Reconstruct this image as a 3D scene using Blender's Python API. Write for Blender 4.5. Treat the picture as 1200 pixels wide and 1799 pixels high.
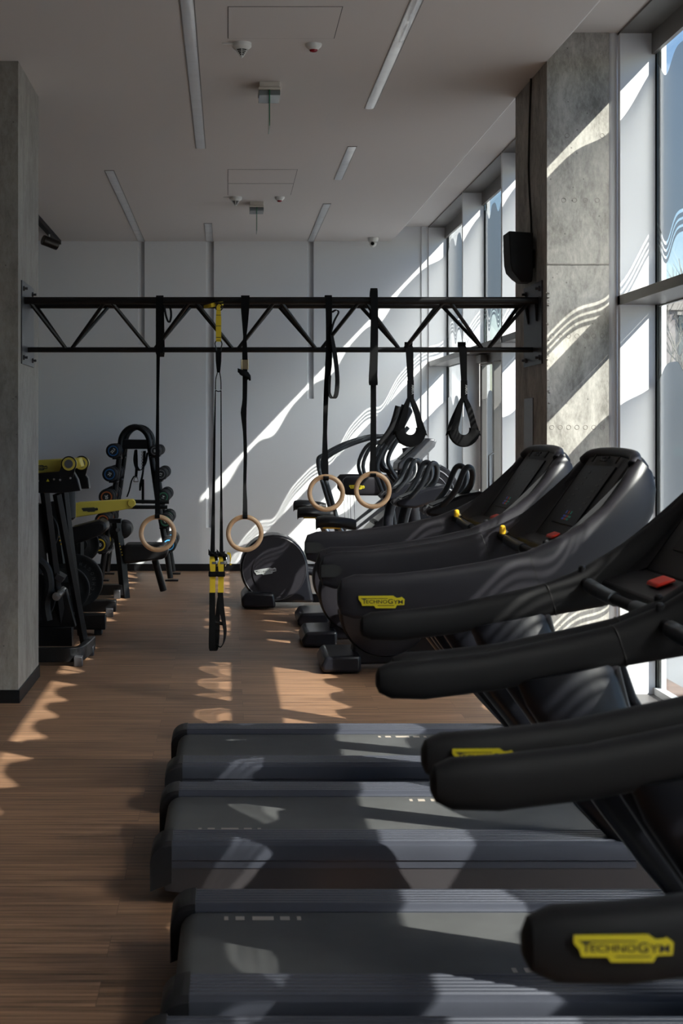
import bpy, bmesh, math, random
from mathutils import Vector, Matrix
random.seed(7)
S = bpy.context.scene
for o in list(bpy.data.objects):
    bpy.data.objects.remove(o)
R = math.radians
# ------------------------------------------------------------------ camera
F = 2500.0; VX = 400.0; VY = 758.0; EYE = 1.62
cd = bpy.data.cameras.new('camera'); cam = bpy.data.objects.new('camera', cd); S.collection.objects.link(cam)
cd.sensor_fit = 'VERTICAL'; cd.sensor_height = 36; cd.sensor_width = 24; cd.lens = F * 36 / 1799
cd.shift_x = (600 - VX) / 1799; cd.shift_y = -(899.5 - VY) / 1799
cd.clip_start = .05; cd.clip_end = 300
cam.location = (0, 0, EYE); cam.rotation_euler = (R(90), 0, 0)
cd.dof.use_dof = True; cd.dof.focus_distance = 9.5; cd.dof.aperture_fstop = 7.5
S.camera = cam
# ------------------------------------------------------------------ world, sun, exposure
w = bpy.data.worlds.new('sky'); S.world = w; w.use_nodes = True
nt = w.node_tree; nt.nodes.clear()
sky = nt.nodes.new('ShaderNodeTexSky'); sky.sky_type = 'NISHITA'; sky.sun_disc = False
sky.sun_elevation = R(39); sky.sun_rotation = R(130); sky.air_density = 1.3; sky.dust_density = .2
bg = nt.nodes.new('ShaderNodeBackground'); bg.inputs['Strength'].default_value = .13
wo = nt.nodes.new('ShaderNodeOutputWorld')
tint = nt.nodes.new('ShaderNodeMix'); tint.data_type = 'RGBA'; tint.blend_type = 'MULTIPLY'; tint.inputs[0].default_value = 1; tint.inputs[7].default_value = (.86, .97, 1.2, 1)
nt.links.new(sky.outputs[0], tint.inputs[6]); nt.links.new(tint.outputs[2], bg.inputs[0]); nt.links.new(bg.outputs[0], wo.inputs[0])
SUN_DIR = Vector((-1, .82, -1.05))
sd = bpy.data.lights.new('sun', 'SUN'); sd.energy = 7.9; sd.angle = R(.42); sd.color = (1, .945, .87)
sun = bpy.data.objects.new('sun', sd); S.collection.objects.link(sun)
sun.rotation_euler = SUN_DIR.to_track_quat('-Z', 'Y').to_euler(); sun.location = (12, -8, 12)
S.view_settings.view_transform = 'Standard'; S.view_settings.look = 'None'
S.view_settings.gamma = 1; S.view_settings.use_curve_mapping = False
S.view_settings.exposure = 0.75
S.cycles.max_bounces = 10; S.cycles.transparent_max_bounces = 16; S.cycles.diffuse_bounces = 6
S.cycles.sample_clamp_indirect = 6

# ------------------------------------------------------------------ helpers
BASE = {}
def Wp(px, py, Y):
    return Vector(((px - VX) * Y / F, Y, EYE - (py - VY) * Y / F))
def props(o, label=None, cat=None, group=None, kind=None):
    if label: o['label'] = label
    if cat: o['category'] = cat
    if group: o['group'] = group
    if kind: o['kind'] = kind
    return o
def thing(name, label, cat, loc=(0, 0, 0), group=None):
    o = bpy.data.objects.new(name, None); o.empty_display_size = .1
    S.collection.objects.link(o); o.location = loc
    BASE[o.name] = Vector(loc)
    return props(o, label, cat, group)
def obj(name, bm, m, parent=None, bevel=0, seg=2, smooth=True, label=None):
    if parent is not None: base = BASE[parent.name]
    else:
        bm.verts.ensure_lookup_table()
        xs = [v.co.x for v in bm.verts]; ys = [v.co.y for v in bm.verts]; zs = [v.co.z for v in bm.verts]
        base = Vector(((min(xs) + max(xs)) / 2, (min(ys) + max(ys)) / 2, min(zs)))
    for v in bm.verts: v.co -= base
    bmesh.ops.recalc_face_normals(bm, faces=bm.faces)
    me = bpy.data.meshes.new(name); bm.to_mesh(me); bm.free()
    if smooth:
        me.shade_smooth(); me.set_sharp_from_angle(angle=R(38))
    o = bpy.data.objects.new(name, me); S.collection.objects.link(o)
    for mm in (m if isinstance(m, (list, tuple)) else [m]): me.materials.append(mm)
    BASE[o.name] = base
    if parent is None: o.location = base
    else: o.parent = parent
    if bevel:
        b = o.modifiers.new('edge', 'BEVEL'); b.width = bevel; b.segments = seg; b.limit_method = 'ANGLE'; b.angle_limit = R(40)
        b.harden_normals = False
    if label: o['label'] = label
    return o
def single(name, bm, m, label, cat, group=None, kind=None, **k):
    return props(obj(name, bm, m, None, **k), label, cat, group, kind)
def struct(name, bm, m, **k):
    k.setdefault('smooth', False)
    return props(obj(name, bm, m, None, **k), kind='structure')
def copy_tree(o, parent=None):
    c = o.copy(); S.collection.objects.link(c)
    if parent is not None: c.parent = parent
    for ch in [x for x in ALLCH.get(o.name, ())]: copy_tree(ch, c)
    return c
ALLCH = {}
def dup(root, loc, label, rz=0, group=None, flipmat=None):
    ALLCH.clear()
    for x in S.objects:
        if x.parent: ALLCH.setdefault(x.parent.name, []).append(x)
    c = copy_tree(root); c.location = loc; c.rotation_euler = (0, 0, rz); c['label'] = label
    if group: c['group'] = group
    return c
def B(): return bmesh.new()
def box(bm, x0, x1, y0, y1, z0, z1, rot=None, mi=0):
    vs = [bm.verts.new((x, y, z)) for x in (x0, x1) for y in (y0, y1) for z in (z0, z1)]
    if rot:
        ctr, ax, an = rot; M = Matrix.Rotation(an, 3, ax); ctr = Vector(ctr)
        for v in vs: v.co = M @ (v.co - ctr) + ctr
    fs = [(0, 1, 3, 2), (4, 6, 7, 5), (0, 4, 5, 1), (2, 3, 7, 6), (0, 2, 6, 4), (1, 5, 7, 3)]
    for f in fs:
        ff = bm.faces.new([vs[i] for i in f]); ff.material_index = mi
    return vs
def prism(bm, pts, a, b, plane='xz', mi=0):
    """polygon pts in the plane, pushed out between a and b along the third axis"""
    def mk(p, t):
        if plane == 'xz': return (p[0], t, p[1])
        if plane == 'yz': return (t, p[0], p[1])
        return (p[0], p[1], t)
    va = [bm.verts.new(mk(p, a)) for p in pts]; vb = [bm.verts.new(mk(p, b)) for p in pts]
    n = len(pts)
    f1 = bm.faces.new(va); f2 = bm.faces.new(list(reversed(vb))); f1.material_index = mi; f2.material_index = mi
    for i in range(n):
        f = bm.faces.new((va[i], vb[i], vb[(i + 1) % n], va[(i + 1) % n])); f.material_index = mi
def ring_of(c, d, r, n, up=None, ell=1.0):
    d = d.normalized()
    u = up if up is not None else (Vector((0, 0, 1)) if abs(d.z) < .9 else Vector((1, 0, 0)))
    a = d.cross(u).normalized(); b = a.cross(d).normalized()
    return [c + a * (r * math.cos(2 * math.pi * k / n)) + b * (r * ell * math.sin(2 * math.pi * k / n)) for k in range(n)]
def skin(bm, rings, caps=True, closed=False, mi=0):
    vs = [[bm.verts.new(p) for p in r] for r in rings]; n = len(vs[0])
    m = len(vs) if closed else len(vs) - 1
    for i in range(m):
        A = vs[i]; C = vs[(i + 1) % len(vs)]
        for k in range(n):
            f = bm.faces.new((A[k], A[(k + 1) % n], C[(k + 1) % n], C[k])); f.material_index = mi
    if caps and not closed:
        bm.faces.new(list(reversed(vs[0]))).material_index = mi; bm.faces.new(vs[-1]).material_index = mi
def smoothpath(pts, n=6):
    P = [Vector(p) for p in pts]
    if len(P) < 3: return P
    out = []
    for i in range(len(P) - 1):
        p0 = P[max(i - 1, 0)]; p1 = P[i]; p2 = P[i + 1]; p3 = P[min(i + 2, len(P) - 1)]
        for k in range(n):
            t = k / n
            out.append(.5 * ((2 * p1) + (p2 - p0) * t + (2 * p0 - 5 * p1 + 4 * p2 - p3) * t * t + (3 * p1 - p0 - 3 * p2 + p3) * t ** 3))
    out.append(P[-1]); return out
def tube(bm, pts, r, n=10, curve=0, ell=1.0, up=None, mi=0):
    P = smoothpath(pts, curve) if curve else [Vector(p) for p in pts]
    m = len(P); rs = r if isinstance(r, (list, tuple)) else [r] * m
    if len(rs) != m:
        rs = [rs[0] + (rs[-1] - rs[0]) * i / (m - 1) for i in range(m)]
    u = up
    if u is None:
        tot = (P[-1] - P[0])
        u = Vector((0, 1, 0)) if all(abs((P[i + 1] - P[i]).normalized().y) < .9 for i in range(m - 1)) else Vector((0, 0, 1)) if all(abs((P[i + 1] - P[i]).normalized().z) < .95 for i in range(m - 1)) else Vector((.6, .3, .74))
    rings = []
    for i, p in enumerate(P):
        d = (P[min(i + 1, m - 1)] - P[max(i - 1, 0)])
        rings.append(ring_of(p, d, rs[i], n, u, ell))
    skin(bm, rings, mi=mi)
def cyl(bm, p0, p1, r, n=24, r2=None, mi=0):
    p0 = Vector(p0); p1 = Vector(p1); d = p1 - p0
    skin(bm, [ring_of(p0, d, r, n), ring_of(p1, d, r if r2 is None else r2, n)], mi=mi)
def lathe(bm, prof, c, axis='z', n=32, mi=0, caps=True):
    """prof: (radius, height) pairs from one end to the other"""
    c = Vector(c); d = {'x': Vector((1, 0, 0)), 'y': Vector((0, 1, 0)), 'z': Vector((0, 0, 1))}[axis] if isinstance(axis, str) else Vector(axis).normalized()
    skin(bm, [ring_of(c + d * h, d, max(r, 1e-4), n) for r, h in prof], caps=caps, mi=mi)
def torus(bm, c, axis, Rr, r, n=40, m=12, mi=0):
    c = Vector(c); d = Vector(axis).normalized()
    circ = ring_of(c, d, Rr, n)
    rings = []
    for i, p in enumerate(circ):
        e = (p - c).normalized()
        rings.append([p + e * (r * math.cos(2 * math.pi * k / m)) + d * (r * math.sin(2 * math.pi * k / m)) for k in range(m)])
    skin(bm, rings, closed=True, mi=mi)
def ribbon(bm, pts, width, th=.003, wdir=(1, 0, 0), curve=0, mi=0):
    """flat strap along pts; width may be a list, wdir may be a list of directions"""
    P = [Vector(p) for p in pts]; m0 = len(P)
    Wd = list(width) if isinstance(width, (list, tuple)) else [width] * m0
    D = [Vector(d).normalized() for d in wdir] if isinstance(wdir[0], (list, tuple, Vector)) else [Vector(wdir).normalized()] * m0
    if curve:
        Q = smoothpath(P, curve); m = len(Q)
        def samp(L, i):
            t = i / curve; a = min(int(t), m0 - 1); b = min(a + 1, m0 - 1); return L[a] * (1 - (t - a)) + L[b] * (t - a)
        Wd = [samp(Wd, i) for i in range(m)]; D = [samp(D, i) for i in range(m)]; P = Q
    m = len(P); rings = []
    for i, p in enumerate(P):
        t = (P[min(i + 1, m - 1)] - P[max(i - 1, 0)]).normalized()
        wv = D[i].normalized(); nv = t.cross(wv)
        nv = nv.normalized() if nv.length > 1e-5 else Vector((0, 1, 0))
        a = wv * Wd[i] / 2; b = nv * th / 2
        rings.append([p - a - b, p + a - b, p + a + b, p - a + b])
    skin(bm, rings, mi=mi)
def loft_arm(bm, st, sgn=1, n=16, p=.55):
    """stations: (xt, zt, xb, zb, y, thick): rounded sections from a top to a bottom point"""
    rings = []
    for xt, zt, xb, zb, y, th in st:
        c = Vector(((xt + xb) / 2, y * sgn, (zt + zb) / 2)); h = Vector(((xt - xb) / 2, 0, (zt - zb) / 2)); tv = Vector((0, th / 2, 0))
        r = []
        for k in range(n):
            a = 2 * math.pi * k / n; ca = math.cos(a); sa = math.sin(a)
            r.append(c + tv * (math.copysign(abs(ca) ** p, ca)) + h * (math.copysign(abs(sa) ** p, sa)))
        rings.append(r)
    skin(bm, rings)
_tc = {}
def text_geo(body):
    if body in _tc: return _tc[body]
    cu = bpy.data.curves.new('t', 'FONT'); cu.body = body; cu.size = 1; cu.align_x = 'LEFT'; cu.resolution_u = 3; cu.offset = .012
    to = bpy.data.objects.new('t', cu); S.collection.objects.link(to)
    dg = bpy.context.evaluated_depsgraph_get(); me = bpy.data.meshes.new_from_object(to.evaluated_get(dg))
    vs = [v.co.copy() for v in me.vertices]; fs = [tuple(p.vertices) for p in me.polygons]
    bpy.data.objects.remove(to); bpy.data.curves.remove(cu); bpy.data.meshes.remove(me)
    _tc[body] = (vs, fs); return _tc[body]
def put_text(bm, body, org, xd, yd, h, width=None, center=False):
    """org lower left of the text, xd/yd unit directions, h capital height"""
    vs, fs = text_geo(body)
    x0 = min(v.x for v in vs); x1 = max(v.x for v in vs); y0 = min(v.y for v in vs); y1 = max(v.y for v in vs)
    sy = h / (y1 - y0); sx = width / (x1 - x0) if width else sy
    org = Vector(org); xd = Vector(xd); yd = Vector(yd)
    if center: org = org - xd * ((x1 - x0) * sx / 2) - yd * (h / 2)
    nn = xd.cross(yd).normalized() * .0006
    nv = [bm.verts.new(org + xd * ((v.x - x0) * sx) + yd * ((v.y - y0) * sy) + nn) for v in vs]
    for f in fs:
        try: bm.faces.new([nv[i] for i in f])
        except ValueError: pass
    return (x1 - x0) * sx
LOGO = [(352, 580), (565, 578), (585, 592), (608, 590), (616, 585), (635, 600), (632, 635), (587, 637), (577, 655), (457, 655), (447, 640), (374, 640), (368, 620), (352, 602)]
def brand_badge(parent, org, xd, yd, width, plate, ink, th=.002):
    """badge with lettering; org = lower left corner"""
    org = Vector(org); xd = Vector(xd).normalized(); yd = Vector(yd).normalized(); n = xd.cross(yd).normalized(); s = width / 283.0
    bm = B(); P = [org + xd * ((x - 352) * s) + yd * ((655 - y) * s) for x, y in LOGO]
    va = [bm.verts.new(p - n * .001) for p in P]; vb = [bm.verts.new(p + n * th) for p in P]
    bm.faces.new(va); bm.faces.new(vb)
    for i in range(len(P)): bm.faces.new((va[i], va[(i + 1) % len(P)], vb[(i + 1) % len(P)], vb[i]))
    pl = obj('brand_badge', bm, plate, parent, smooth=False)
    bm = B(); o2 = org + n * (th + .0003)
    def at(x, y): return o2 + xd * ((x - 352) * s) + yd * ((655 - y) * s)
    put_text(bm, 'T', at(374, 628), xd, yd, 30 * s, 24 * s)
    put_text(bm, 'ECHNO', at(398, 626), xd, yd, 22 * s, 130 * s)
    put_text(bm, 'G', at(532, 628), xd, yd, 30 * s, 30 * s)
    put_text(bm, 'YM', at(565, 628), xd, yd, 24 * s, 58 * s)
    for x0, x1, y0, y1 in ((366, 530, 593, 596.5), (468, 570, 637, 640.5)):
        q = [bm.verts.new(at(*c) + n * .0006) for c in ((x0, y1), (x1, y1), (x1, y0), (x0, y0))]; bm.faces.new(q)
    obj('lettering', bm, ink, pl, smooth=False)
    return pl
# ------------------------------------------------------------------ materials
MATS = {}
def mat(name, col, rough=.5, metal=0, bump=None, var=None, spec=None, coat=0, sheen=0):
    m = bpy.data.materials.new(name); m.use_nodes = True; n = m.node_tree; b = n.nodes['Principled BSDF']
    b.inputs['Base Color'].default_value = (*col, 1); b.inputs['Roughness'].default_value = rough; b.inputs['Metallic'].default_value = metal
    if spec is not None: b.inputs['Specular IOR Level'].default_value = spec
    if coat: b.inputs['Coat Weight'].default_value = coat; b.inputs['Coat Roughness'].default_value = .25
    tc = n.nodes.new('ShaderNodeTexCoord')
    if bump:
        sc, st, dist = bump
        t = n.nodes.new('ShaderNodeTexNoise'); t.inputs['Scale'].default_value = sc; t.inputs['Detail'].default_value = 4
        bp = n.nodes.new('ShaderNodeBump'); bp.inputs['Strength'].default_value = st; bp.inputs['Distance'].default_value = dist
        n.links.new(tc.outputs['Object'], t.inputs['Vector']); n.links.new(t.outputs['Fac'], bp.inputs['Height']); n.links.new(bp.outputs[0], b.inputs['Normal'])
    if var:
        sc, amt = var
        t = n.nodes.new('ShaderNodeTexNoise'); t.inputs['Scale'].default_value = sc; t.inputs['Detail'].default_value = 5
        rmp = n.nodes.new('ShaderNodeValToRGB'); rmp.color_ramp.elements[0].position = .3; rmp.color_ramp.elements[1].position = .7
        rmp.color_ramp.elements[0].color = (*[c * (1 - amt) for c in col], 1); rmp.color_ramp.elements[1].color = (*[min(1, c * (1 + amt)) for c in col], 1)
        n.links.new(tc.outputs['Object'], t.inputs['Vector']); n.links.new(t.outputs['Fac'], rmp.inputs[0]); n.links.new(rmp.outputs[0], b.inputs['Base Color'])
    MATS[name] = m; return m
wall_m = mat('wall_paint', (.74, .75, .77), .75, var=(.7, .02), bump=(60, .05, .003))
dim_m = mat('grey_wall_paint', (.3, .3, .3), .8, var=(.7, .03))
ceil_m = mat('ceiling_paint', (.66, .63, .61), .8)
black_pl = mat('black_plastic', (.01, .01, .012), .42, spec=.4, bump=(400, .12, .0006), var=(3, .15))
black_gl = mat('black_gloss_plastic', (.008, .0085, .012), .3, spec=.35, var=(4, .15))
shell_m = mat('charcoal_shell', (.0165, .0155, .02), .4, spec=.42, var=(3, .12))
grip_m = mat('black_rubber_grip', (.0065, .0065, .0075), .6, spec=.25, bump=(350, .3, .0008))
rail_m = mat('dark_footrail', (.06, .065, .085), .36, .35, var=(5, .08))
panel_m = mat('side_panel', (.03, .027, .03), .5, var=(2, .12))
belt_m = mat('running_belt', (.07, .072, .073), .58, bump=(250, .35, .001), var=(7, .12))
screen_m = mat('console_screen', (.008, .008, .009), .32, spec=.12)
white_m = mat('white_metal', (.78, .79, .81), .4, var=(1.5, .015))
alu_m = mat('grey_aluminium', (.22, .21, .2), .4, .5, var=(3, .05))
transom_m = mat('taupe_metal', (.15, .14, .135), .42, .3, var=(2, .05))
steel_m = mat('steel', (.55, .56, .58), .25, 1, var=(8, .08))
plate_m = mat('grey_steel_plate', (.085, .085, .095), .4, .7, var=(5, .12))
truss_m = mat('black_painted_steel', (.006, .006, .007), .35, spec=.3, var=(6, .2))
web_m = mat('black_webbing', (.005, .005, .0055), .85, spec=.12, bump=(500, .2, .0005))
yweb_m = mat('yellow_webbing', (.68, .48, .015), .7, bump=(500, .2, .0005))
yellow_m = mat('yellow_paint', (.62, .5, .08), .4, var=(4, .06))
badge_y = mat('badge_yellow', (.6, .5, .016), .4, var=(10, .04))
badge_w = mat('badge_silver', (.5, .52, .53), .35, .3, var=(10, .06))
badge_d = mat('badge_charcoal', (.035, .035, .03), .5, var=(10, .06))
ink_m = mat('black_ink', (.01, .01, .01), .6)
wht_ink = mat('white_ink', (.7, .7, .68), .6)
tan_ink = mat('tan_mark', (.38, .33, .28), .6)
red_m = mat('red_plastic', (.75, .04, .02), .35)
knob_y = mat('yellow_knob', (.85, .5, .03), .35)
base_m = mat('black_baseboard', (.007, .007, .008), .5, spec=.2)
pad_m = mat('black_vinyl', (.007, .007, .008), .42, spec=.3, bump=(200, .15, .001))
rub_m = mat('black_rubber', (.008, .0085, .01), .6, spec=.3, var=(6, .2))
blue_m = mat('blue_ring', (.01, .1, .28), .5); orange_m = mat('orange_ring', (.4, .1, .02), .5)
green_m = mat('green_ring', (.02, .15, .08), .5); cyan_m = mat('light_blue_ring', (.08, .4, .8), .5)
ywr_m = mat('yellow_ring', (.75, .5, .03), .5); grey_r = mat('grey_ring', (.12, .12, .13), .5)
ivory_m = mat('ivory_plastic', (.6, .56, .5), .4); white_pl = mat('white_plastic', (.72, .72, .7), .35)
dred_m = mat('dark_red_lens', (.25, .01, .02), .2)
buckle_m = mat('brass_buckle', (.5, .4, .25), .3, .9)
bar_m = mat('handlebar_rubber', (.022, .026, .032), .36, var=(4, .1))
silver_pl = mat('silver_plastic', (.13, .135, .15), .35, .4, var=(4, .06))
led_r = mat('console_red_keys', (.8, .12, .06), .5); led_b = mat('console_blue_keys', (.12, .2, .8), .5); led_g = mat('console_green_keys', (.06, .55, .38), .5)
grey_key = mat('console_grey_marks', (.06, .06, .06), .5)

def nodes_of(name, rough=.5):
    m = bpy.data.materials.new(name); m.use_nodes = True; n = m.node_tree
    return m, n, n.nodes['Principled BSDF'], n.nodes, n.links
# wood floor: boards run along X
def make_floor():
    m, n, b, N, L = nodes_of('wood_floor')
    tc = N.new('ShaderNodeTexCoord')
    br = N.new('ShaderNodeTexBrick'); br.offset = .37; br.inputs['Scale'].default_value = 1
    br.inputs['Brick Width'].default_value = 1.25; br.inputs['Row Height'].default_value = .19
    br.inputs['Mortar Size'].default_value = .0012; br.inputs['Mortar Smooth'].default_value = 1
    br.inputs['Color1'].default_value = (.0, .0, .0, 1); br.inputs['Color2'].default_value = (1, 1, 1, 1); br.inputs['Mortar'].default_value = (.4, .4, .4, 1)
    L.new(tc.outputs['Object'], br.inputs['Vector'])
    mp = N.new('ShaderNodeMapping'); mp.inputs['Scale'].default_value = (1.1, 34, 1); L.new(tc.outputs['Object'], mp.inputs['Vector'])
    ad = N.new('ShaderNodeVectorMath'); ad.operation = 'MULTIPLY_ADD'
    L.new(br.outputs['Color'], ad.inputs[0]); ad.inputs[1].default_value = (5, 9, 0); L.new(mp.outputs[0], ad.inputs[2])
    g = N.new('ShaderNodeTexNoise'); g.inputs['Scale'].default_value = 1.6; g.inputs['Detail'].default_value = 7; g.inputs['Roughness'].default_value = .65; g.inputs['Distortion'].default_value = .4
    L.new(ad.outputs[0], g.inputs['Vector'])
    rp = N.new('ShaderNodeValToRGB'); e = rp.color_ramp.elements
    e[0].position = .34; e[0].color = (.085, .045, .024, 1); e[1].position = .68; e[1].color = (.35, .205, .12, 1)
    x = rp.color_ramp.elements.new(.5); x.color = (.215, .12, .07, 1)
    L.new(g.outputs['Fac'], rp.inputs[0])
    v = N.new('ShaderNodeMapRange'); L.new(br.outputs['Color'], v.inputs[0]); v.inputs[3].default_value = .84; v.inputs[4].default_value = 1.14
    mx = N.new('ShaderNodeMix'); mx.data_type = 'RGBA'; mx.blend_type = 'MULTIPLY'; mx.inputs[0].default_value = 1
    L.new(rp.outputs[0], mx.inputs[6]); L.new(v.outputs[0], mx.inputs[7])
    m2 = N.new('ShaderNodeMix'); m2.data_type = 'RGBA'; L.new(br.outputs['Fac'], m2.inputs[0]); L.new(mx.outputs[2], m2.inputs[6]); m2.inputs[7].default_value = (.05, .03, .02, 1)
    L.new(m2.outputs[2], b.inputs['Base Color'])
    b.inputs['Roughness'].default_value = .46
    bp = N.new('ShaderNodeBump'); bp.inputs['Strength'].default_value = .25; bp.inputs['Distance'].default_value = .001
    L.new(g.outputs['Fac'], bp.inputs['Height']); L.new(bp.outputs[0], b.inputs['Normal'])
    return m
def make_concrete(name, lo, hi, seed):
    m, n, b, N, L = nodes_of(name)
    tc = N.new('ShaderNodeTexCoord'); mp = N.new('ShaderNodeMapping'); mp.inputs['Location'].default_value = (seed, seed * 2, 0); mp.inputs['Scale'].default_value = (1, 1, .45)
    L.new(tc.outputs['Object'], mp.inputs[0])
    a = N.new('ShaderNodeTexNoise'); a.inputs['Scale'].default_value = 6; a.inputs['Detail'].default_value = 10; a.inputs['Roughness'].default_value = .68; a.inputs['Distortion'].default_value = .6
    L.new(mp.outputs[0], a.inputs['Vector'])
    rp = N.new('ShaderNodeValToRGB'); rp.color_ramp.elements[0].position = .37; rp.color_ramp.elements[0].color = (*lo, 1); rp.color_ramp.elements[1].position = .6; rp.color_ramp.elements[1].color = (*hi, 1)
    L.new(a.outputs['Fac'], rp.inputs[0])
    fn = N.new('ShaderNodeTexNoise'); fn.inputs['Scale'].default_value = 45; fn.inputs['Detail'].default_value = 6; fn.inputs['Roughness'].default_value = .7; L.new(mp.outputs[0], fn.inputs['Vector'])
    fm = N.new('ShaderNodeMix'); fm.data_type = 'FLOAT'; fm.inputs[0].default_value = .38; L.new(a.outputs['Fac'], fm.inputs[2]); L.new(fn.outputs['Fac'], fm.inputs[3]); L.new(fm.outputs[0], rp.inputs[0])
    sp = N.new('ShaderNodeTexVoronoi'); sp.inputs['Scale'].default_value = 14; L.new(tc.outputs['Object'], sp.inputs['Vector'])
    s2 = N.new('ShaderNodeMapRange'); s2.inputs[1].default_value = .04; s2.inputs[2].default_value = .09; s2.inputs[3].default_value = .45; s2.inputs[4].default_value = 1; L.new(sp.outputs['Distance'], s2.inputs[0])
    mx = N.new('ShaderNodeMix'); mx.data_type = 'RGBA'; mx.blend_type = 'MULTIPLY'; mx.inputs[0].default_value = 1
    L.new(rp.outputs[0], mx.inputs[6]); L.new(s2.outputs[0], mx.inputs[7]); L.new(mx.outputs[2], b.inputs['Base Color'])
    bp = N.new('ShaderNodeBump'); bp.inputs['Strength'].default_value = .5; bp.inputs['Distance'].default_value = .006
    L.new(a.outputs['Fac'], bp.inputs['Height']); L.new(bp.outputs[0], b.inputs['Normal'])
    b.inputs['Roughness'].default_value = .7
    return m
def make_wood():
    m, n, b, N, L = nodes_of('ring_wood')
    tc = N.new('ShaderNodeTexCoord'); mp = N.new('ShaderNodeMapping'); mp.inputs['Scale'].default_value = (4, 60, 4); L.new(tc.outputs['Object'], mp.inputs[0])
    g = N.new('ShaderNodeTexNoise'); g.inputs['Scale'].default_value = 3; g.inputs['Detail'].default_value = 4; L.new(mp.outputs[0], g.inputs['Vector'])
    rp = N.new('ShaderNodeValToRGB'); rp.color_ramp.elements[0].position = .35; rp.color_ramp.elements[0].color = (.5, .3, .16, 1); rp.color_ramp.elements[1].position = .7; rp.color_ramp.elements[1].color = (.68, .46, .28, 1)
    L.new(g.outputs['Fac'], rp.inputs[0]); L.new(rp.outputs[0], b.inputs['Base Color']); b.inputs['Roughness'].default_value = .4
    return m
def make_glass(name, tint, refl=.5):
    m = bpy.data.materials.new(name); m.use_nodes = True; n = m.node_tree; n.nodes.clear()
    o = n.nodes.new('ShaderNodeOutputMaterial'); t = n.nodes.new('ShaderNodeBsdfTransparent'); g = n.nodes.new('ShaderNodeBsdfGlossy'); mx = n.nodes.new('ShaderNodeMixShader')
    lw = n.nodes.new('ShaderNodeLayerWeight'); lw.inputs['Blend'].default_value = .5   # Schlick reflectance, the same from both faces of the pane
    pw = n.nodes.new('ShaderNodeMath'); pw.operation = 'POWER'; pw.inputs[1].default_value = 5; n.links.new(lw.outputs['Facing'], pw.inputs[0])
    f = n.nodes.new('ShaderNodeMath'); f.operation = 'MULTIPLY_ADD'; f.inputs[1].default_value = .95; f.inputs[2].default_value = .04; n.links.new(pw.outputs[0], f.inputs[0])
    t.inputs[0].default_value = (*tint, 1); g.inputs['Roughness'].default_value = .01; g.inputs[0].default_value = (refl, refl, refl, 1)
    n.links.new(f.outputs[0], mx.inputs[0]); n.links.new(t.outputs[0], mx.inputs[1]); n.links.new(g.outputs[0], mx.inputs[2]); n.links.new(mx.outputs[0], o.inputs[0])
    return m
def make_frost():
    m = bpy.data.materials.new('frosted_film'); m.use_nodes = True; n = m.node_tree; n.nodes.clear()
    o = n.nodes.new('ShaderNodeOutputMaterial'); t = n.nodes.new('ShaderNodeBsdfTranslucent'); d = n.nodes.new('ShaderNodeBsdfDiffuse'); mx = n.nodes.new('ShaderNodeMixShader')
    tr = n.nodes.new('ShaderNodeBsdfTransparent'); tr.inputs[0].default_value = (1, 1, 1, 1)
    m2 = n.nodes.new('ShaderNodeMixShader'); m2.inputs[0].default_value = .03
    t.inputs[0].default_value = (.1, .105, .11, 1); d.inputs[0].default_value = (.2, .205, .21, 1); mx.inputs[0].default_value = .3
    rf = n.nodes.new('ShaderNodeBsdfRefraction'); rf.inputs['IOR'].default_value = 1.3; rf.inputs['Roughness'].default_value = .85; rf.inputs['Color'].default_value = (.83, .84, .86, 1)
    r2 = n.nodes.new('ShaderNodeBsdfRefraction'); r2.inputs['IOR'].default_value = .87; r2.inputs['Roughness'].default_value = .85; r2.inputs['Color'].default_value = (.83, .84, .86, 1)
    m4 = n.nodes.new('ShaderNodeMixShader'); m4.inputs[0].default_value = .6; n.links.new(rf.outputs[0], m4.inputs[1]); n.links.new(r2.outputs[0], m4.inputs[2])
    m3 = n.nodes.new('ShaderNodeMixShader'); m3.inputs[0].default_value = .72     # forward-scattering share of the etched film
    n.links.new(t.outputs[0], mx.inputs[1]); n.links.new(d.outputs[0], mx.inputs[2]); n.links.new(mx.outputs[0], m3.inputs[1]); n.links.new(m4.outputs[0], m3.inputs[2]); n.links.new(m3.outputs[0], m2.inputs[1]); n.links.new(tr.outputs[0], m2.inputs[2]); n.links.new(m2.outputs[0], o.inputs[0])
    return m
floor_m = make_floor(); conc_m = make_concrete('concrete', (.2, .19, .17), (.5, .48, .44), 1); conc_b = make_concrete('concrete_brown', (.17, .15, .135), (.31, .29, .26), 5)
ring_m = make_wood(); glass_m = make_glass('window_glass', (.925, .95, .94)); frost_m = make_frost()
acr_m = mat('acrylic_diffuser', (.72, .75, .78), .1, bump=(3, .35, .02)); clear_m = make_glass('sign_glass', (.55, .85, .75), .9)

# ------------------------------------------------------------------ the setting
CE = 3.83; BW = 16.53; XG = 2.53; XF = 2.33; LW = -5.0; BK = -3.2
bm = B(); box(bm, LW - .2, XG + .35, BK - .2, BW + .2, -.15, 0); struct('floor', bm, floor_m)
# ceiling: flat, then stepping up by a slope towards the windows
bm = B(); prism(bm, [(LW - .2, CE), (1.905, CE), (2.06, 4.0), (XG + .09, 4.0), (XG + .09, 4.3), (LW - .2, 4.3)], BK - .2, BW + .2); struct('ceiling', bm, ceil_m)
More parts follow.
